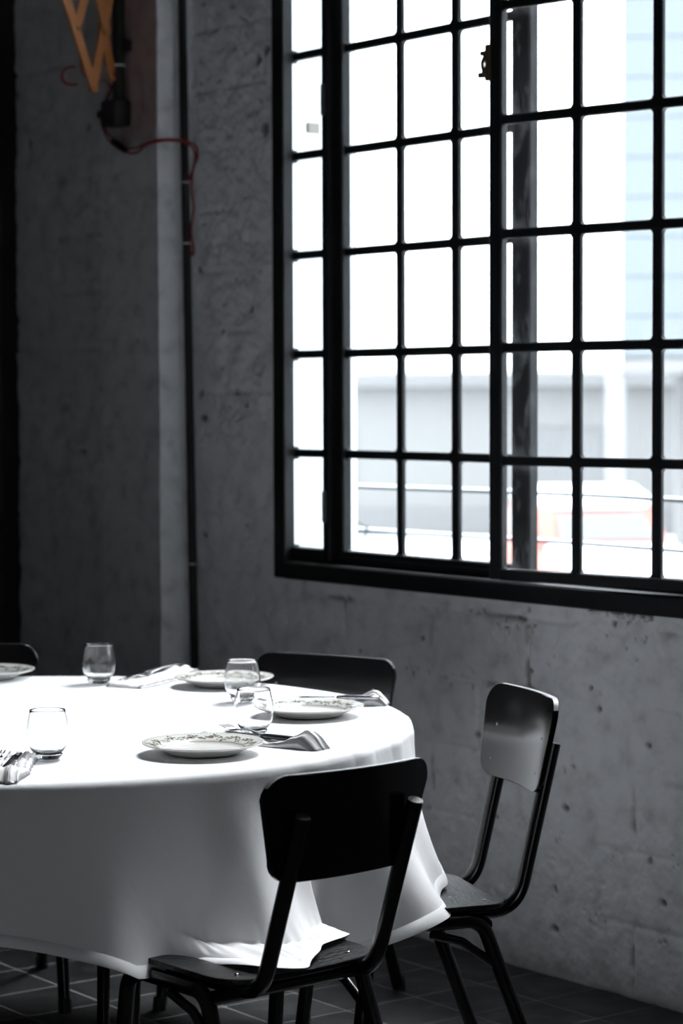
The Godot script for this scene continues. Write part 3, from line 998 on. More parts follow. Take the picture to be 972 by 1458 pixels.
# ---------------------------------------------------------------- table
func table_and_cloth() -> void:
	var t := base("round_table", Vector3(TABLE.x, 0, TABLE.z))
	tag(t, "round banquet table hidden under the long white cloth", "table")
	var top := Shape.new()
	top.lathe(PackedVector2Array([Vector2(0, 0.755), Vector2(TABLE_R - 0.02, 0.755), Vector2(TABLE_R - 0.008, 0.749), Vector2(TABLE_R - 0.008, 0.728), Vector2(TABLE_R - 0.02, 0.722), Vector2(0, 0.722)]), 72)
	put("tabletop", top.mesh(), M.black_dull, t)
	var R := Vector3(0.797, 0, 0.604)
	var T := Vector3(-0.604, 0, 0.797)
	for q in [[0.20, 0.30, -0.01], [0.27, 0.45, -0.02], [0.54, -0.13, 0.0], [-0.27, -0.45, 0.02], [-0.54, 0.13, 0.0]]:
		var p: Vector3 = R * q[0] + T * q[1]
		var l := Shape.new()
		l.tube(PackedVector3Array([p + R * q[2] * -1.0 + Vector3(0, 0.722, 0), p + Vector3(0, 0.02, 0), p + Vector3(0, 0.0, 0)]), 0.013, 12)
		put("leg", l.mesh(), M.tube, t)
	# the cloth: square, its mid-side hem hanging 0.29 m below the edge, one corner lying on the near chair
	var nphi := 1440
	var ntop := 26
	var ndrop := 46
	var half := 1.125
	var verts := PackedVector3Array()
	var uvs := PackedVector2Array()
	var idx := PackedInt32Array()
	var er := 0.016
	for j in ntop + ndrop + 1:
		for i in nphi + 1:
			var phi := TAU * i / nphi      # 0 towards the viewer, + to the right of the view
			var dir := T * cos(phi) + R * sin(phi)
			if j <= ntop:
				var r := (TABLE_R - er) * j / ntop
				var y := 0.762 + 0.0012 * n_low.get_noise_2d(dir.x * r * 2.0, dir.z * r * 2.0)
				verts.append(dir * r + Vector3(0, y, 0))
				var q := Vector2(r * sin(phi), r * cos(phi))
				uvs.append((q + Vector2(1.12, 1.12)) / 2.24)
			else:
				verts.append(drape(phi, float(j - ntop) / ndrop, dir, R, er, half))
				var L := TABLE_R + cloth_drop(phi, half) * float(j - ntop) / ndrop
				uvs.append((Vector2(L * sin(phi), L * cos(phi)) + Vector2(1.12, 1.12)) / 2.24)
	for j in ntop + ndrop:
		for i in nphi:
			var a := j * (nphi + 1) + i
			var b := a + nphi + 1
			idx.append_array([a, a + 1, b, a + 1, b + 1, b])
	# normals summed from faces (the seam joins its own start)
	var nr := PackedVector3Array()
	nr.resize(verts.size())
	for k in range(0, idx.size(), 3):
		var f := (verts[idx[k + 2]] - verts[idx[k]]).cross(verts[idx[k + 1]] - verts[idx[k]])
		for q in 3:
			nr[idx[k + q]] += f
	for j in ntop + ndrop + 1:
		var a := j * (nphi + 1)
		var s := nr[a] + nr[a + nphi]
		nr[a] = s
		nr[a + nphi] = s
	for k in nr.size():
		nr[k] = nr[k].normalized() if k > nphi else Vector3.UP
	var up := nr[(nphi + 1) * 5].y > 0
	if not up:
		for k in nr.size():
			nr[k] = -nr[k] if k > nphi else Vector3.UP
	var arr := []
	arr.resize(Mesh.ARRAY_MAX)
	arr[Mesh.ARRAY_VERTEX] = verts
	arr[Mesh.ARRAY_NORMAL] = nr
	arr[Mesh.ARRAY_TEX_UV] = uvs
	arr[Mesh.ARRAY_INDEX] = idx
	var m := ArrayMesh.new()
	m.add_surface_from_arrays(Mesh.PRIMITIVE_TRIANGLES, arr)
	var o := put("tablecloth", m, M.cloth, self, Transform3D(Basis(), Vector3(TABLE.x, 0, TABLE.z)))
	tag(o, "white square tablecloth with pressed fold lines draped over the round table", "tablecloth")
	# hem: a doubled strip along the lower edge
	var hem := Shape.new()
	for i in nphi:
		var rows := []
		for k in 2:
			var phi := TAU * (i + k) / nphi
			var dir := T * cos(phi) + R * sin(phi)
			var p0 := drape(phi, 1.0, dir, R, er, half)
			var p1 := drape(phi, 1.0 - 0.022 / cloth_drop(phi, half), dir, R, er, half)
			var out := (dir + Vector3(0, 0.5, 0)).normalized() * 0.0012
			rows.append([p0 + out, p1 + out, p1, p0 - out])
		for q in 3:
			hem.quad(rows[0][q], rows[1][q], rows[1][q + 1], rows[0][q + 1])
	put("hem", hem.mesh(false), M.cloth, o)


func wrap_deg(phi: float) -> float:
	var d := rad_to_deg(phi)
	return d - 360.0 if d > 180.0 else d


func bump(x: float, c: float, w: float) -> float:
	return exp(-pow((x - c) / w, 2.0))


func cloth_drop(phi: float, half: float) -> float:
	# length of cloth below the table edge where it hangs free
	var L := half / maxf(absf(cos(phi)), absf(sin(phi))) - TABLE_R
	L = minf(L, 0.36 + 0.06 * smoothstep(0.36, 0.75, L))
	# and on the window side it stops on the seat of the next chair
	var d := wrap_deg(phi)
	return lerpf(L, minf(L, 0.328), smoothstep(62.0, 74.0, d) * (1.0 - smoothstep(100.0, 108.0, d)))


func on_seat(d: float) -> float:
	# share of the cloth that is lifted on to the seat of the near chair, by direction in degrees
	return smoothstep(23.5, 30.0, d) * (1.0 - smoothstep(45.0, 47.2, d))


func drape(phi: float, t: float, dir: Vector3, R: Vector3, er: float, half: float) -> Vector3:
	var d := wrap_deg(phi)
	var s := cloth_drop(phi, half) * t
	var side := Vector3.UP.cross(dir)
	# rounded edge
	var arc := er * PI / 2
	var r := TABLE_R - er
	var y := 0.762
	if s < arc:
		r += er * sin(s / er)
		y -= er * (1.0 - cos(s / er))
	else:
		r += er
		y -= er
	var rest := maxf(0.0, s - arc)
	# folds: the cloth flares and ripples more the further it hangs
	var k := minf(rest / 0.35, 1.3)
	var flare := 0.10 + 0.05 * sin(phi * 3.0 + 1.0)
	flare += 0.22 * bump(d, 19.0, 6.0) - 0.08 * bump(d, 4.0, 6.0) + 0.10 * bump(d, -14.0, 8.0) + 0.235 * bump(d, 76.0, 12.0) - 0.08 * bump(d, 51.0, 3.5) + 0.36 * bump(d, 61.0, 7.5)
	flare += 0.035 * sin(phi * 11.0 + 0.6) + 0.02 * sin(phi * 23.0 + 2.0)
	var out := flare * rest * minf(1.0, 0.35 + k * 0.65)
	# small puckers where the cloth breaks over the edge on the window side
	out += 0.0045 * bump(d, 72.0, 26.0) * maxf(0.0, sin(phi * 31.0)) * exp(-rest * 9.0) * minf(1.0, s / 0.01)
	var fall := rest / sqrt(1.0 + flare * flare)
	var p := dir * (r + out) + Vector3(0, y - fall, 0)
	p += side * 0.014 * k * k * sin(phi * 7.0)
	var ws := on_seat(d)
	if ws > 0.0:
		# slopes from the edge down to the seat and lies there, its hem running across the seat
		var seat := 0.462
		var r_end := 0.985 + 0.150 * bump(d, 32.5, 3.8) + 0.06 * smoothstep(32.0, 38.0, d) - 0.0050 * maxf(0.0, d - 33.0)
		var peak := maxf(0.0, 1.0 - absf(d - 37.5) / 13.0)
		peak = peak * peak * (3.0 - 2.0 * peak)
		var r_touch := 0.865 + 0.115 * peak
		var q: Vector3
		if t < 0.06:
			q = p
		elif t < 0.74:
			var u := (t - 0.06) / 0.68
			var ridge := 0.010 * sin(d * 0.55 + 0.4) * u
			q = dir * (lerpf(TABLE_R + 0.001, r_touch, pow(u, 1.35)) + ridge) + Vector3(0, lerpf(0.745, seat + 0.006, sin(u * PI / 2.0) * 0.35 + u * 0.65), 0)
		else:
			var u := (t - 0.74) / 0.26
			q = dir * lerpf(r_touch, r_end, u) + Vector3(0, seat + 0.006 * (1.0 - u) + 0.0015 + 0.006 * u * (1.0 - u) * (1.0 + sin(d * 2.6)), 0)
		q.y += 0.0016 * sin(d * 4.6 + 2.0 * sin(d * 0.7)) * smoothstep(0.60, 0.72, t) * (1.0 - smoothstep(0.86, 0.93, t))
		q += side * 0.006 * sin(d * 1.1 + t * 4.0) * smoothstep(0.2, 0.8, t)
		p = p.lerp(q, ws)
	return p


const NEAR := Vector2(2.428, -3.27)


# ---------------------------------------------------------------- chairs
func plate_outline(w: float, h: float, r: float, taper: float, n := 7) -> PackedVector2Array:
	var p := PackedVector2Array()
	var c := [Vector2(w - r, h - r), Vector2(-w + r, h - r), Vector2(-w + taper + r, -h + r), Vector2(w - taper - r, -h + r)]
	for q in 4:
		for s in n:
			p.append(c[q] + Vector2.from_angle(PI / 2 * q + PI / 2 * s / (n - 1)) * r)
	# add points along the long sides so that the board can bend
	var out := PackedVector2Array()
	for i in p.size():
		var a := p[i]
		var b := p[(i + 1) % p.size()]
		var m := maxi(1, int(a.distance_to(b) / 0.03))
		for s in m:
			out.append(a.lerp(b, float(s) / m))
	return out


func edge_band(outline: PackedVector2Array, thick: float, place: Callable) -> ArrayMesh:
	# strip along the top edge of a board, paler on some chairs: a film a fraction of a millimetre proud of it
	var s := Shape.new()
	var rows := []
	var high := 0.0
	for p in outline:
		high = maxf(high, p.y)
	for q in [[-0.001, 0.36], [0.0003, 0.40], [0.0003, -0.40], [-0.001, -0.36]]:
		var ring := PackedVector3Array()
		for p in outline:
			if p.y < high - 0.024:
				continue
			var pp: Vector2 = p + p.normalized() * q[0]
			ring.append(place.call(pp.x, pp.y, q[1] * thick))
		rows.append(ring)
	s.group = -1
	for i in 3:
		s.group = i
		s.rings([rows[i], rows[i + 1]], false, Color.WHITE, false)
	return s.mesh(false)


func board(outline: PackedVector2Array, thick: float, place: Callable) -> ArrayMesh:
	# a bent board: place(u, v, w) puts a point of the flat board (w across its thickness) into space
	var s := Shape.new()
	var rows := []
	var e := thick * 0.14
	for q in [[0.0, 1, 0.0], [0.35, 1, 0.0], [0.7, 1, 0.0], [0.92, 1, 0.0], [1.0, 1, e], [1.0, 1, 0.0], [1.0, -1, 0.0], [1.0, -1, e], [0.92, -1, 0.0], [0.7, -1, 0.0], [0.35, -1, 0.0], [0.0, -1, 0.0]]:
		rows.append(q)
	var pts := []
	for i in rows.size():
		var q: Array = rows[i]
		var ring := PackedVector3Array()
		for p in outline:
			var pp: Vector2 = p * q[0]
			var w: float = q[1] * thick / 2
			if i == 4 or i == 7:
				pp = p - p.normalized() * e
			elif i == 5 or i == 6:
				w = q[1] * (thick / 2 - e)
			ring.append(place.call(pp.x, pp.y, w))
		pts.append(ring)
	s.group = 0
	s.rings(pts.slice(0, 5), true, Color.WHITE, false)
	s.rings(pts.slice(7, 12), true, Color.WHITE, false)
	s.group = 1
	s.rings([pts[4], pts[5]], true, Color.WHITE, false)
	s.rings([pts[6], pts[7]], true, Color.WHITE, false)
	s.group = 2
	s.rings([pts[5], pts[6]], true, Color.WHITE, false)
	return s.mesh()


func chair(at: Vector2, turn: float, lean: float, lean_back: float, w: float, bw: float, bt: float, bb: float, yt: float, curve: float, taper: float, pale_rim: bool, label: String) -> Node3D:
	# school chair; +z is its back; at = point between the feet of the back uprights, at seat height
	var c := base("dining_chair", Vector3(at.x, 0, at.y), turn)
	tag(c, label, "chair", "black plywood and tube chairs round the table")
	var ys := 0.43
	var rt := 0.0145
	for s in [-1, 1]:
		# back upright running on under the seat
		var top := Vector3(s * w, yt, lean * (yt - ys))
		var low := Vector3(s * w, ys, 0.0)
		var u := Shape.new()
		var fwd := Vector3(s * w, ys, -0.34)
		u.tube(fillet([top, low, fwd], 0.075, 10), rt, 14)
		put("back_upright", u.mesh(), M.tube, c)
		var cp := Shape.new()
		var ax := (top - low).normalized()
		cp.tube(PackedVector3Array([top - ax * 0.002, top + ax * 0.0015]), rt - 0.001, 14)
		put("tube_cap", cp.mesh(), M.cap, c)
		# leg frame: one tube, front foot, along the seat, back foot
		var l := Shape.new()
		var hw := w + 0.047
		l.tube(fillet([Vector3(s * (hw + 0.012), 0.012, -0.375), Vector3(s * hw, 0.425, -0.325), Vector3(s * hw, 0.425, -0.095), Vector3(s * (hw + 0.012), 0.012, 0.06)], 0.05, 8), rt, 14)
		put("leg", l.mesh(), M.tube, c)
		for z in [[-0.377, -0.005], [0.062, 0.005]]:
			var ft := Shape.new()
			ft.tube(PackedVector3Array([Vector3(s * (hw + 0.012), 0.0, z[0] + z[1]), Vector3(s * (hw + 0.012), 0.006, z[0] + z[1]), Vector3(s * (hw + 0.012), 0.03, z[0])]), rt + 0.002, 12)
			put("foot_cap", ft.mesh(), M.black_dull, c)
		# brace in the rear bend
		var b := Shape.new()
		b.tube(fillet([Vector3(s * hw, 0.405, -0.20), Vector3(s * hw, 0.385, -0.135), Vector3(s * (hw + 0.003), 0.33, -0.060)], 0.03, 5), 0.009, 8)
		put("brace", b.mesh(), M.tube, c)
	for z in [-0.085, -0.31]:
		var st := Shape.new()
		var hw := w + 0.047
		st.tube(PackedVector3Array([Vector3(-hw, 0.415, z), Vector3(hw, 0.415, z)]), 0.0135, 12)
		put("cross_tube", st.mesh(), M.tube, c)
	# seat: thin ply, dished, rolled down at the front
	var sw := w + 0.052
	var seat := board(plate_outline(sw, 0.175, 0.06, 0.0), 0.010, func(x, y, z):
		var f := clampf((y - 0.11) / 0.08, 0.0, 1.0)
		var yy: float = 0.4505 + z - 0.006 * (1.0 - pow(x / sw, 2.0)) - 0.018 * f * f
		return Vector3(x, yy, -0.205 - y))
	put("seat", seat, M.seat, c)
	for s in [-1, 1]:
		for z in [-0.07, -0.29]:
			var sc := Shape.new()
			sc.lathe(PackedVector2Array([Vector2(0, 0.003), Vector2(0.0035, 0.0022), Vector2(0.005, 0), Vector2(0, -0.002)]), 12, Transform3D(Basis(), Vector3(s * w, 0.4525, z)))
			put("seat_screw", sc.mesh(), M.chrome, c)
	# backrest
	var h := (bt - bb) / 2.0
	var ym := (bt + bb) / 2.0
	var zm := lean * ((yt + bb) / 2.0 - ys) + lean_back * (ym - (yt + bb) / 2.0)
	var shape := plate_outline(bw, h, 0.042, taper * bw)
	var bent := func(x, y, z):
		var bend := curve * (pow(x / bw, 2.0) - pow(w / bw, 2.0))
		return Vector3(x, ym + y, zm + lean_back * y - 0.0195 - bend - z)
	var back := put("backrest", board(shape, 0.013, bent), M.ply, c)
	put("edge", edge_band(shape, 0.013, bent), M.pale_rim if pale_rim else M.black_dull, back)
	for s in [-1, 1]:
		for y in [bb + 0.035, bb + 0.105]:
			var sc := Shape.new()
			sc.lathe(PackedVector2Array([Vector2(0, 0.003), Vector2(0.0035, 0.0022), Vector2(0.005, 0), Vector2(0, -0.002)]), 12, Transform3D(Basis(Vector3.RIGHT, -PI / 2), Vector3(s * w, y, zm + lean_back * (y - ym) - 0.024)))
			put("back_screw", sc.mesh(), M.chrome, c)
	return c


func chairs() -> void:
	chair(NEAR, deg_to_rad(3.0), 0.349, 0.20, 0.126, 0.184, 0.8215, 0.632, 0.751, 0.030, 0.14, true, "black school-type chair nearest the viewer, seen from behind, cloth corner on its seat")
	chair(Vector2(3.131, -3.616), deg_to_rad(71.6), 0.242, 0.20, 0.116, 0.1705, 0.8507, 0.6625, 0.757, 0.020, 0.08, true, "black school-type chair at the right, standing clear before the white wall")
	chair(Vector2(3.431, -4.635), deg_to_rad(112.0), 0.25, 0.16, 0.14, 0.2017, 0.8107, 0.63, 0.75, 0.0206, 0.06, false, "black chair on the far side below the window, only its backrest in view")
	chair(Vector2(2.79, -5.22), deg_to_rad(157.0), 0.25, 0.16, 0.13, 0.185, 0.83, 0.66, 0.76, 0.02, 0.05, false, "black chair at the far left, only a rounded corner of its backrest in view")


# ---------------------------------------------------------------- place settings
func tabl(x: float, z: float, up := 0.0) -> Vector3:
	return Vector3(x, 0.7635 + up, z)


func settings() -> void:
	# plates
	var pm := plate_mesh()
	var spots := [[2.530, -3.778, "patterned white plate nearest the viewer, in front of the near chair"], [3.010, -4.085, "patterned white plate at the right, before the far chair below the window"], [3.168, -4.640, "patterned white plate on the far side behind the tumbler"], [2.795, -5.125, "patterned white plate cut by the left edge at the far side"]]
	for i in spots.size():
		var s: Array = spots[i]
		var o := put("dinner_plate", pm, M.porcelain, self, Transform3D(Basis(Vector3.UP, i * 1.3), tabl(s[0], s[1])))
		tag(o, s[2], "plate", "plates on the table")
	# tumblers
	var proto: Node3D = null
	var gl := [[2.257, -3.900, "empty tumbler at the left front of the table", 0.0], [2.751, -3.923, "empty tumbler in the middle, just behind the nearest plate and its knife", 0.0], [3.030, -4.365, "empty tumbler partly behind another one, in front of the far plate", 0.0], [2.954, -4.858, "empty tumbler at the far edge against the dark wall", 0.0]]
	for i in gl.size():
		var g: Array = gl[i]
		var o: Node3D
		if proto == null:
			o = tumbler()
			proto = o
		else:
			o = proto.duplicate()
			o.name = numbered("tumbler", self)
			add_child(o, true)
		o.position = tabl(g[0], g[1])
		tag(o, g[2], "glass", "tumblers on the table")
	# napkins with cutlery: [tail point, head point (gathered end)]
	napkin(tabl(2.66, -3.985), tabl(2.735, -3.668), 0.075, 1.0, 1, "folded white napkin beside the nearest plate, its striped end gathered")
	napkin(tabl(3.085, -4.30), tabl(3.255, -4.125), 0.085, 0.9, 2, "folded white napkin behind the right plate, its end standing up")
	napkin(tabl(2.955, -4.75), tabl(3.245, -4.905), 0.10, 0.5, 3, "folded white napkin with a striped edge on the far side of the table")
	napkin(tabl(2.225, -3.965), tabl(2.045, -3.700), 0.085, 0.6, 4, "pleated white napkin with grey stripes at the left edge of the view")
	knife(tabl(2.685, -3.935, 0.012), tabl(2.715, -3.715, 0.016), true, "table knife with black handle on the napkin beside the nearest plate")
	fork(tabl(2.735, -4.01, 0.010), tabl(2.70, -3.80, 0.014), "fork on the napkin beside the nearest plate")
	knife(tabl(3.115, -4.285, 0.013), tabl(3.225, -4.115, 0.018), false, "steel table knife on the napkin behind the right plate")
	fork(tabl(3.055, -4.335, 0.004), tabl(3.145, -4.185, 0.014), "fork on the napkin behind the right plate")
	fork(tabl(3.035, -4.825, 0.012), tabl(3.235, -4.93, 0.022), "fork on the napkin at the far side of the table")
	knife(tabl(2.975, -4.80, 0.012), tabl(3.165, -4.905, 0.018), true, "dark table knife on the napkin at the far side of the table")
	knife(tabl(2.215, -3.935, 0.012), tabl(2.085, -3.755, 0.014), true, "dark table knife on the pleated napkin at the left edge")
	fork(tabl(2.19, -3.965, 0.012), tabl(2.05, -3.775, 0.014), "fork on the pleated napkin at the left edge")


func plate_mesh() -> ArrayMesh:
	var prof := [[0.0, 0.006], [0.055, 0.006], [0.071, 0.0066], [0.077, 0.0088], [0.081, 0.0126], [0.085, 0.0148], [0.100, 0.0182], [0.112, 0.0212], [0.1165, 0.0226], [0.1178, 0.0222], [0.1172, 0.0204], [0.112, 0.0182], [0.098, 0.0142], [0.084, 0.0088], [0.074, 0.0030], [0.068, 0.0004], [0.064, 0.0004], [0.062, 0.0026], [0.03, 0.003], [0.0, 0.003]]
	var n := 180
	var s := Shape.new()
	var rows := []
	for p in prof:
		var ring := PackedVector3Array()
		for j in n:
			var a := TAU * j / n
			var r: float = p[0]
			var y: float = p[1]
			if r > 0.1125:
				r += 0.0006 * absf(sin(a * 45.0))
				y += 0.0004 * absf(sin(a * 45.0))
			ring.append(Vector3(r * cos(a), y, r * sin(a)))
		rows.append(ring)
	var f := func(p: Vector3, top: bool) -> Vector2:
		if not top:
			return Vector2(0.5, 0.5)
		return Vector2(0.5 + p.x / 0.238, 0.5 + p.z / 0.238)
	for i in rows.size() - 1:
		var a: PackedVector3Array = rows[i]
		var b: PackedVector3Array = rows[i + 1]
		var top := i < 8
		for j in n:
			var j2 := (j + 1) % n
			s.tri(a[j], b[j], b[j2], Color.WHITE, f.call(a[j], top), f.call(b[j], top), f.call(b[j2], top))
			s.tri(a[j], b[j2], a[j2], Color.WHITE, f.call(a[j], top), f.call(b[j2], top), f.call(a[j2], top))
	return s.mesh()


func tumbler() -> Node3D:
	var g := base("tumbler")
	# bowl: thin blown wall, inside and outside
	var o := [[0.0245, 0.010], [0.031, 0.017], [0.0375, 0.028], [0.0407, 0.040], [0.0412, 0.050], [0.0400, 0.062], [0.0374, 0.076], [0.0345, 0.089], [0.0340, 0.0935]]
	var prof := PackedVector2Array()
	for p in o:
		prof.append(Vector2(p[0], p[1]))
	var s := Shape.new()
	var pr := prof.duplicate()
	pr.append(Vector2(0.0335, 0.0942))
	pr.append(Vector2(0.0329, 0.0935))
	for i in range(prof.size() - 2, 0, -1):
		pr.append(prof[i] - Vector2(0.0012, 0))
	pr.append(Vector2(0.020, 0.0115))
	pr.append(Vector2(0.0, 0.0105))
	pr.append(Vector2(0.0, 0.0100))
	pr.append(prof[0])
	s.lathe(pr, 64)
	put("bowl", s.mesh(), M.glass, g)
	# thick foot, solid glass
	var b := Shape.new()
	b.lathe(PackedVector2Array([Vector2(0.0, 0.0004), Vector2(0.019, 0.0004), Vector2(0.0225, 0.0016), Vector2(0.0252, 0.0052), Vector2(0.0285, 0.0092), Vector2(0.0285, 0.0096), Vector2(0.022, 0.0098), Vector2(0.0, 0.0096)]), 64)
	put("foot", b.mesh(), M.solid_glass, g)
	return g


func napkin(a: Vector3, b: Vector3, width: float, gather: float, sd: int, label: String) -> void:
	# folded linen strip from a to b; towards b it is pleated and gathered; grey stripes run along it
	var L := a.distance_to(b)
	var nu := 70
	var nv := 56
	var n := noise(70 + sd, 14.0, 3)
	var top := []
	var cols := []
	for i in nu:
		var t := float(i) / (nu - 1)
		var g := smoothstep(0.55, 0.95, t) * gather
		var row := PackedVector3Array()
		var rc := PackedColorArray()
		for j in nv:
			var q := float(j) / (nv - 1) * 2.0 - 1.0
			var wd := width * 0.5 * (1.0 - 0.45 * g * smoothstep(0.5, 0.8, t)) * (1.0 + 0.06 * n.get_noise_2d(t * 0.3, 3.0))
			var edge := minf(1.0, (1.0 - absf(q)) * 7.0)
			var lobe := 0.5 + 0.5 * sin(q * 9.0 + 1.3 * n.get_noise_2d(q * 0.2, 1.0) + sd)
			var ends := minf(1.0, t * 30.0) * smoothstep(0.0, 0.10 + 0.05 * g, (1.0 - t) - 0.03 * g * (1.0 - lobe))
			var y := 0.006 + 0.003 * smoothstep(-0.35, -0.2, q)
			y += 0.003 * n.get_noise_2d(t * L * 2.0, q * width)
			y += g * (0.012 * lobe * (0.6 + 0.4 * n.get_noise_2d(q * 0.3, 9.0)) + 0.022 * smoothstep(0.66, 0.88, t) * (1.0 - 0.5 * q * q))
			if sd == 4:
				y += 0.004 * absf(sin(q * 9.0))
			y *= sqrt(edge) * sqrt(ends)
			row.append(Vector3(q * wd + 0.006 * n.get_noise_2d(t * 0.25 + 5.0, 0.0) + 0.004 * g * sin(q * 9.0 + t * 7.0), y, t * L + 0.010 * g * (lobe - 0.5)))
			var c := Color.WHITE
			var qq := absf(q)
			var dark := 0.0
			if sd == 4:
				dark = 0.6 * (1.0 if (qq > 0.2 and qq < 0.26) or (qq > 0.55 and qq < 0.60) or qq > 0.93 else 0.0)
			else:
				dark = 0.8 * (1.0 if (q > 0.80 and q < 0.93) or (q < -0.80 and q > -0.93) else 0.0)
				if t > 0.72 and sd == 1:
					dark = maxf(dark, 0.85 * (1.0 if fposmod(q * 5.0, 1.0) > 0.70 else 0.0) * smoothstep(0.72, 0.84, t))
			c = c.lerp(Color(0.12, 0.115, 0.115), dark)
			rc.append(c)
		top.append(row)
		cols.append(rc)
	var s := Shape.new()
	for i in nu - 1:
		for j in nv - 1:
			var p := [top[i][j], top[i + 1][j], top[i + 1][j + 1], top[i][j + 1]]
			var k := [cols[i][j], cols[i + 1][j], cols[i + 1][j + 1], cols[i][j + 1]]
			s.tri(p[0], p[1], p[2], k[0], Vector2.ZERO, Vector2.ZERO, Vector2.ZERO, k[1], k[2])
			s.tri(p[0], p[2], p[3], k[0], Vector2.ZERO, Vector2.ZERO, Vector2.ZERO, k[2], k[3])
			var f := []
			for e in p:
				f.append(Vector3(e.x, 0.0, e.z))
			s.tri(f[0], f[2], f[1])
			s.tri(f[0], f[3], f[2])
	var d := (b - a).normalized()
	var o := put("napkin", s.mesh(), M.napkin, self, Transform3D(Basis(Vector3.UP.cross(d), Vector3.UP, d), a))
	tag(o, label, "napkin", "napkins on the table")


func loft(rows: Array) -> PackedVector3Array:
	return PackedVector3Array()


func flat_loft(s: Shape, rows: Array) -> void:
	# rows of [z, x centre, half width, y, half thickness]; eight-sided sections
	var out := []
	for r in rows:
		var ring := PackedVector3Array()
		for q in [[1, 0.45], [0.75, 1], [-0.75, 1], [-1, 0.45], [-1, -0.45], [-0.75, -1], [0.75, -1], [1, -0.45]]:
			ring.append(Vector3(r[1] + q[0] * r[2], r[3] + q[1] * r[4], r[0]))
		out.append(ring)
	s.rings(out)


func knife(tip: Vector3, butt: Vector3, dark: bool, label: String) -> void:
	var d := (butt - tip).normalized()
	var sd := Vector3.UP.cross(d).normalized()
	var k := base("table_knife")
	k.transform = Transform3D(Basis(sd, d.cross(sd), d), tip)
	tag(k, label, "knife", "table knives")
	var L := tip.distance_to(butt)
	var b := Shape.new()
	flat_loft(b, [[0.0, 0.004, 0.001, 0, 0.0004], [0.012, 0.002, 0.0055, 0, 0.0006], [0.04, 0.0, 0.0088, 0, 0.0008], [L * 0.48, 0.0, 0.0092, 0, 0.001], [L * 0.52, 0.0, 0.006, 0, 0.0022]])
	put("blade", b.mesh(), M.steel, k)
	var h := Shape.new()
	flat_loft(h, [[L * 0.515, 0.0, 0.006, 0, 0.0032], [L * 0.6, 0.0, 0.0075, 0, 0.0042], [L * 0.9, 0.0, 0.0095, 0, 0.0046], [L, 0.0, 0.0065, 0, 0.0032]])
	put("handle", h.mesh(), M.black_handle if dark else M.steel, k)


func fork(tip: Vector3, butt: Vector3, label: String) -> void:
	var d := (butt - tip).normalized()
	var sd := Vector3.UP.cross(d).normalized()
	var k := base("table_fork")
	k.transform = Transform3D(Basis(sd, d.cross(sd), d), tip)
	tag(k, label, "fork", "table forks")
	var L := tip.distance_to(butt)
	var h := Shape.new()
	flat_loft(h, [[0.048, 0, 0.0118, -0.002, 0.0009], [0.058, 0, 0.0115, -0.0035, 0.001], [0.07, 0, 0.006, -0.002, 0.0013], [0.085, 0, 0.0033, 0.001, 0.0017], [L * 0.6, 0, 0.0042, 0.004, 0.0016], [L * 0.9, 0, 0.0085, 0.001, 0.0013], [L, 0, 0.005, -0.001, 0.0009]])
	put("handle", h.mesh(), M.steel, k)
	for i in 4:
		var x := (i - 1.5) * 0.0068
		var t := Shape.new()
		flat_loft(t, [[0.0, x, 0.0009, 0.003, 0.0006], [0.02, x, 0.0017, 0.001, 0.0009], [0.05, x, 0.0022, -0.0022, 0.0009]])
		put("tine", t.mesh(), M.steel, k)


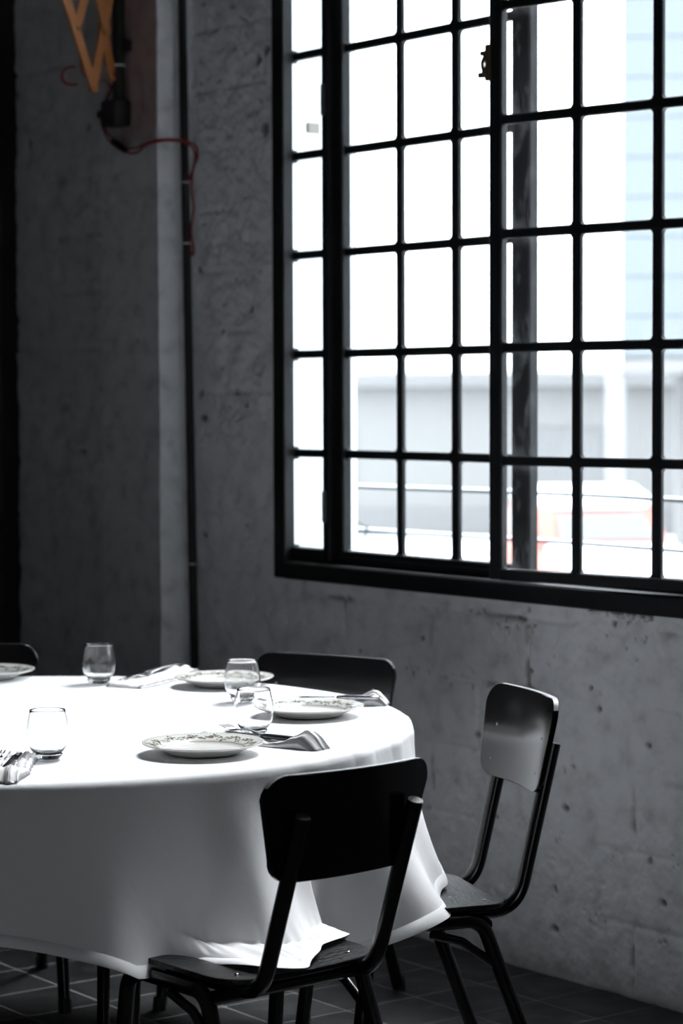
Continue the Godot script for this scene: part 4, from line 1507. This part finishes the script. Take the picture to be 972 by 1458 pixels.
# ---------------------------------------------------------------- pipes, lamp arm, cable in the corner
func corner_fittings() -> void:
	# slim black pipe in the corner
	var p := Shape.new()
	p.tube(smooth_path([Vector3(3.882, ROOF, -5.905), Vector3(3.896, 2.62, -5.905), Vector3(3.908, 1.79, -5.905), Vector3(3.918, 1.1, -5.905), Vector3(3.924, 0.69, -5.905), Vector3(3.93, 0.0, -5.905)]), 0.0125, 14)
	var pipe := base("corner_pipe")
	tag(pipe, "slim black vertical pipe running down the corner beside the window", "pipe")
	put("pipe", p.mesh(), M.black_dull, pipe)
	for y in [2.085, 1.905, 0.95]:
		var s := Shape.new()
		s.lathe(PackedVector2Array([Vector2(0.0128, -0.0025), Vector2(0.0145, -0.002), Vector2(0.0145, 0.002), Vector2(0.0128, 0.0025)]), 16, Transform3D(Basis(), Vector3(3.896 + (2.62 - y) * 0.0146, y, -5.905)))
		put("cable_tie", s.mesh(false), M.tie, pipe)
	# conduit with socket box on the pilaster's left face
	var cd := base("conduit", Vector3(3.815, 0, -6.118))
	tag(cd, "black conduit with a socket box at its end, high on the pilaster", "conduit")
	var t := Shape.new()
	t.tube(PackedVector3Array([Vector3(-0.008, ROOF, 0), Vector3(-0.008, 2.335, 0)]), 0.019, 14)
	put("tube", t.mesh(), M.black_dull, cd)
	put("socket_box", one_box(Vector3(-0.05, 2.262, -0.042), Vector3(0.014, 2.34, 0.036), 0.006), M.black_dull, cd)
	put("plug", one_box(Vector3(-0.045, 2.29, -0.075), Vector3(-0.012, 2.315, -0.042), 0.006), M.black_dull, cd)
	put("clip", one_box(Vector3(-0.012, 2.485, 0.012), Vector3(0.014, 2.517, 0.042), 0.003), M.black_dull, cd)
	var tie := Shape.new()
	tie.lathe(PackedVector2Array([Vector2(0.0192, -0.003), Vector2(0.021, -0.0025), Vector2(0.021, 0.0025), Vector2(0.0192, 0.003)]), 16, Transform3D(Basis(), Vector3(-0.008, 2.445, 0)))
	put("cable_tie", tie.mesh(false), M.tie, cd)
	# folding scissor arm of orange wood
	var a := base("scissor_arm", Vector3(3.70, 2.37, -6.10))
	tag(a, "orange wooden scissor lamp arm folded high on the wall", "lamp arm")
	var strips := [[Vector2(3.7075, 2.368), Vector2(3.571, 2.74), 1], [Vector2(3.7075, 2.368), Vector2(3.788, 2.74), 0], [Vector2(3.650, 2.535), Vector2(3.715, 2.74), 0], [Vector2(3.752, 2.541), Vector2(3.680, 2.80), 1], [Vector2(3.745, 2.56), Vector2(3.782, 2.41), -1]]
	for s in strips:
		var p0: Vector2 = s[0]
		var p1: Vector2 = s[1]
		var d := (p1 - p0).normalized()
		var sh := Shape.new()
		var len := p0.distance_to(p1)
		var poly := PackedVector2Array()
		for q in 9:
			poly.append(Vector2.from_angle(PI / 2 + PI * q / 8.0) * 0.0135)
		for q in 9:
			poly.append(Vector2(len, 0) + Vector2.from_angle(-PI / 2 + PI * q / 8.0) * 0.0135)
		sh.prism(poly, 0.0075, Transform3D(Basis(Vector3(d.x, d.y, 0), Vector3(-d.y, d.x, 0), Vector3(0, 0, 1)), Vector3(p0.x - 3.70, p0.y - 2.37, 0.0042 if s[2] > 0 else (-0.0042 if s[2] == 0 else -0.013))))
		put("slat", sh.mesh(), M.orange_wood, a)
	for q in [Vector2(3.7075, 2.368), Vector2(3.652, 2.537), Vector2(3.750, 2.541), Vector2(3.70, 2.715)]:
		var b := Shape.new()
		b.lathe(PackedVector2Array([Vector2(0, 0.007), Vector2(0.003, 0.006), Vector2(0.0055, 0.002), Vector2(0.006, 0.0), Vector2(0, 0)]), 14, Transform3D(Basis(Vector3.RIGHT, PI / 2), Vector3(q.x - 3.70, q.y - 2.37, 0.008)))
		put("rivet", b.mesh(), M.brass, a)
	# red cable
	var cb := base("red_cable", Vector3.ZERO)
	tag(cb, "red fabric cable looping from the lamp arm across to the corner pipe", "cable")
	for k in 2:
		var pts := []
		if k == 0:
			pts = [Vector3(3.66, 2.52, -6.115), Vector3(3.675, 2.47, -6.12), Vector3(3.70, 2.41, -6.14), Vector3(3.76, 2.40, -6.13), Vector3(3.805, 2.38, -6.16), Vector3(3.81, 2.33, -6.215), Vector3(3.812, 2.275, -6.215), Vector3(3.812, 2.225, -6.15), Vector3(3.813, 2.193, -6.06), Vector3(3.814, 2.203, -5.96), Vector3(3.825, 2.208, -5.918), Vector3(3.87, 2.207, -5.885), Vector3(3.922, 2.196, -5.885), Vector3(3.934, 2.165, -5.887), Vector3(3.918, 2.12, -5.888), Vector3(3.914, 2.06, -5.888), Vector3(3.920, 2.01, -5.888), Vector3(3.911, 1.94, -5.888), Vector3(3.921, 1.885, -5.888), Vector3(3.912, 1.87, -5.888), Vector3(3.909, 1.90, -5.888)]
		else:
			pts = [Vector3(3.775, 2.43, -6.085), Vector3(3.80, 2.39, -6.14), Vector3(3.806, 2.35, -6.19), Vector3(3.81, 2.30, -6.228), Vector3(3.811, 2.25, -6.205), Vector3(3.812, 2.215, -6.165), Vector3(3.812, 2.185, -6.09), Vector3(3.812, 2.178, -6.03), Vector3(3.813, 2.197, -5.975), Vector3(3.826, 2.203, -5.913), Vector3(3.87, 2.202, -5.882), Vector3(3.914, 2.188, -5.884), Vector3(3.926, 2.15, -5.886), Vector3(3.905, 2.09, -5.888)]
		var s := Shape.new()
		s.tube(smooth_path(pts, 6), 0.0034, 8)
		put("strand", s.mesh(), M.red_cable, cb)
	var lp := Shape.new()
	lp.tube(smooth_path([Vector3(3.655, 2.43, -6.12), Vector3(3.635, 2.425, -6.14), Vector3(3.628, 2.40, -6.15), Vector3(3.64, 2.38, -6.14), Vector3(3.665, 2.378, -6.12)]), 0.0034, 8)
	put("strand", lp.mesh(), M.red_cable, cb)
	var sw := Shape.new()
	sw.tube(PackedVector3Array([Vector3(3.808, 2.222, -6.155), Vector3(3.808, 2.216, -6.14), Vector3(3.808, 2.196, -6.10), Vector3(3.808, 2.190, -6.085)]), 0.0095, 10)
	put("inline_switch", sw.mesh(), M.black_dull, cb)
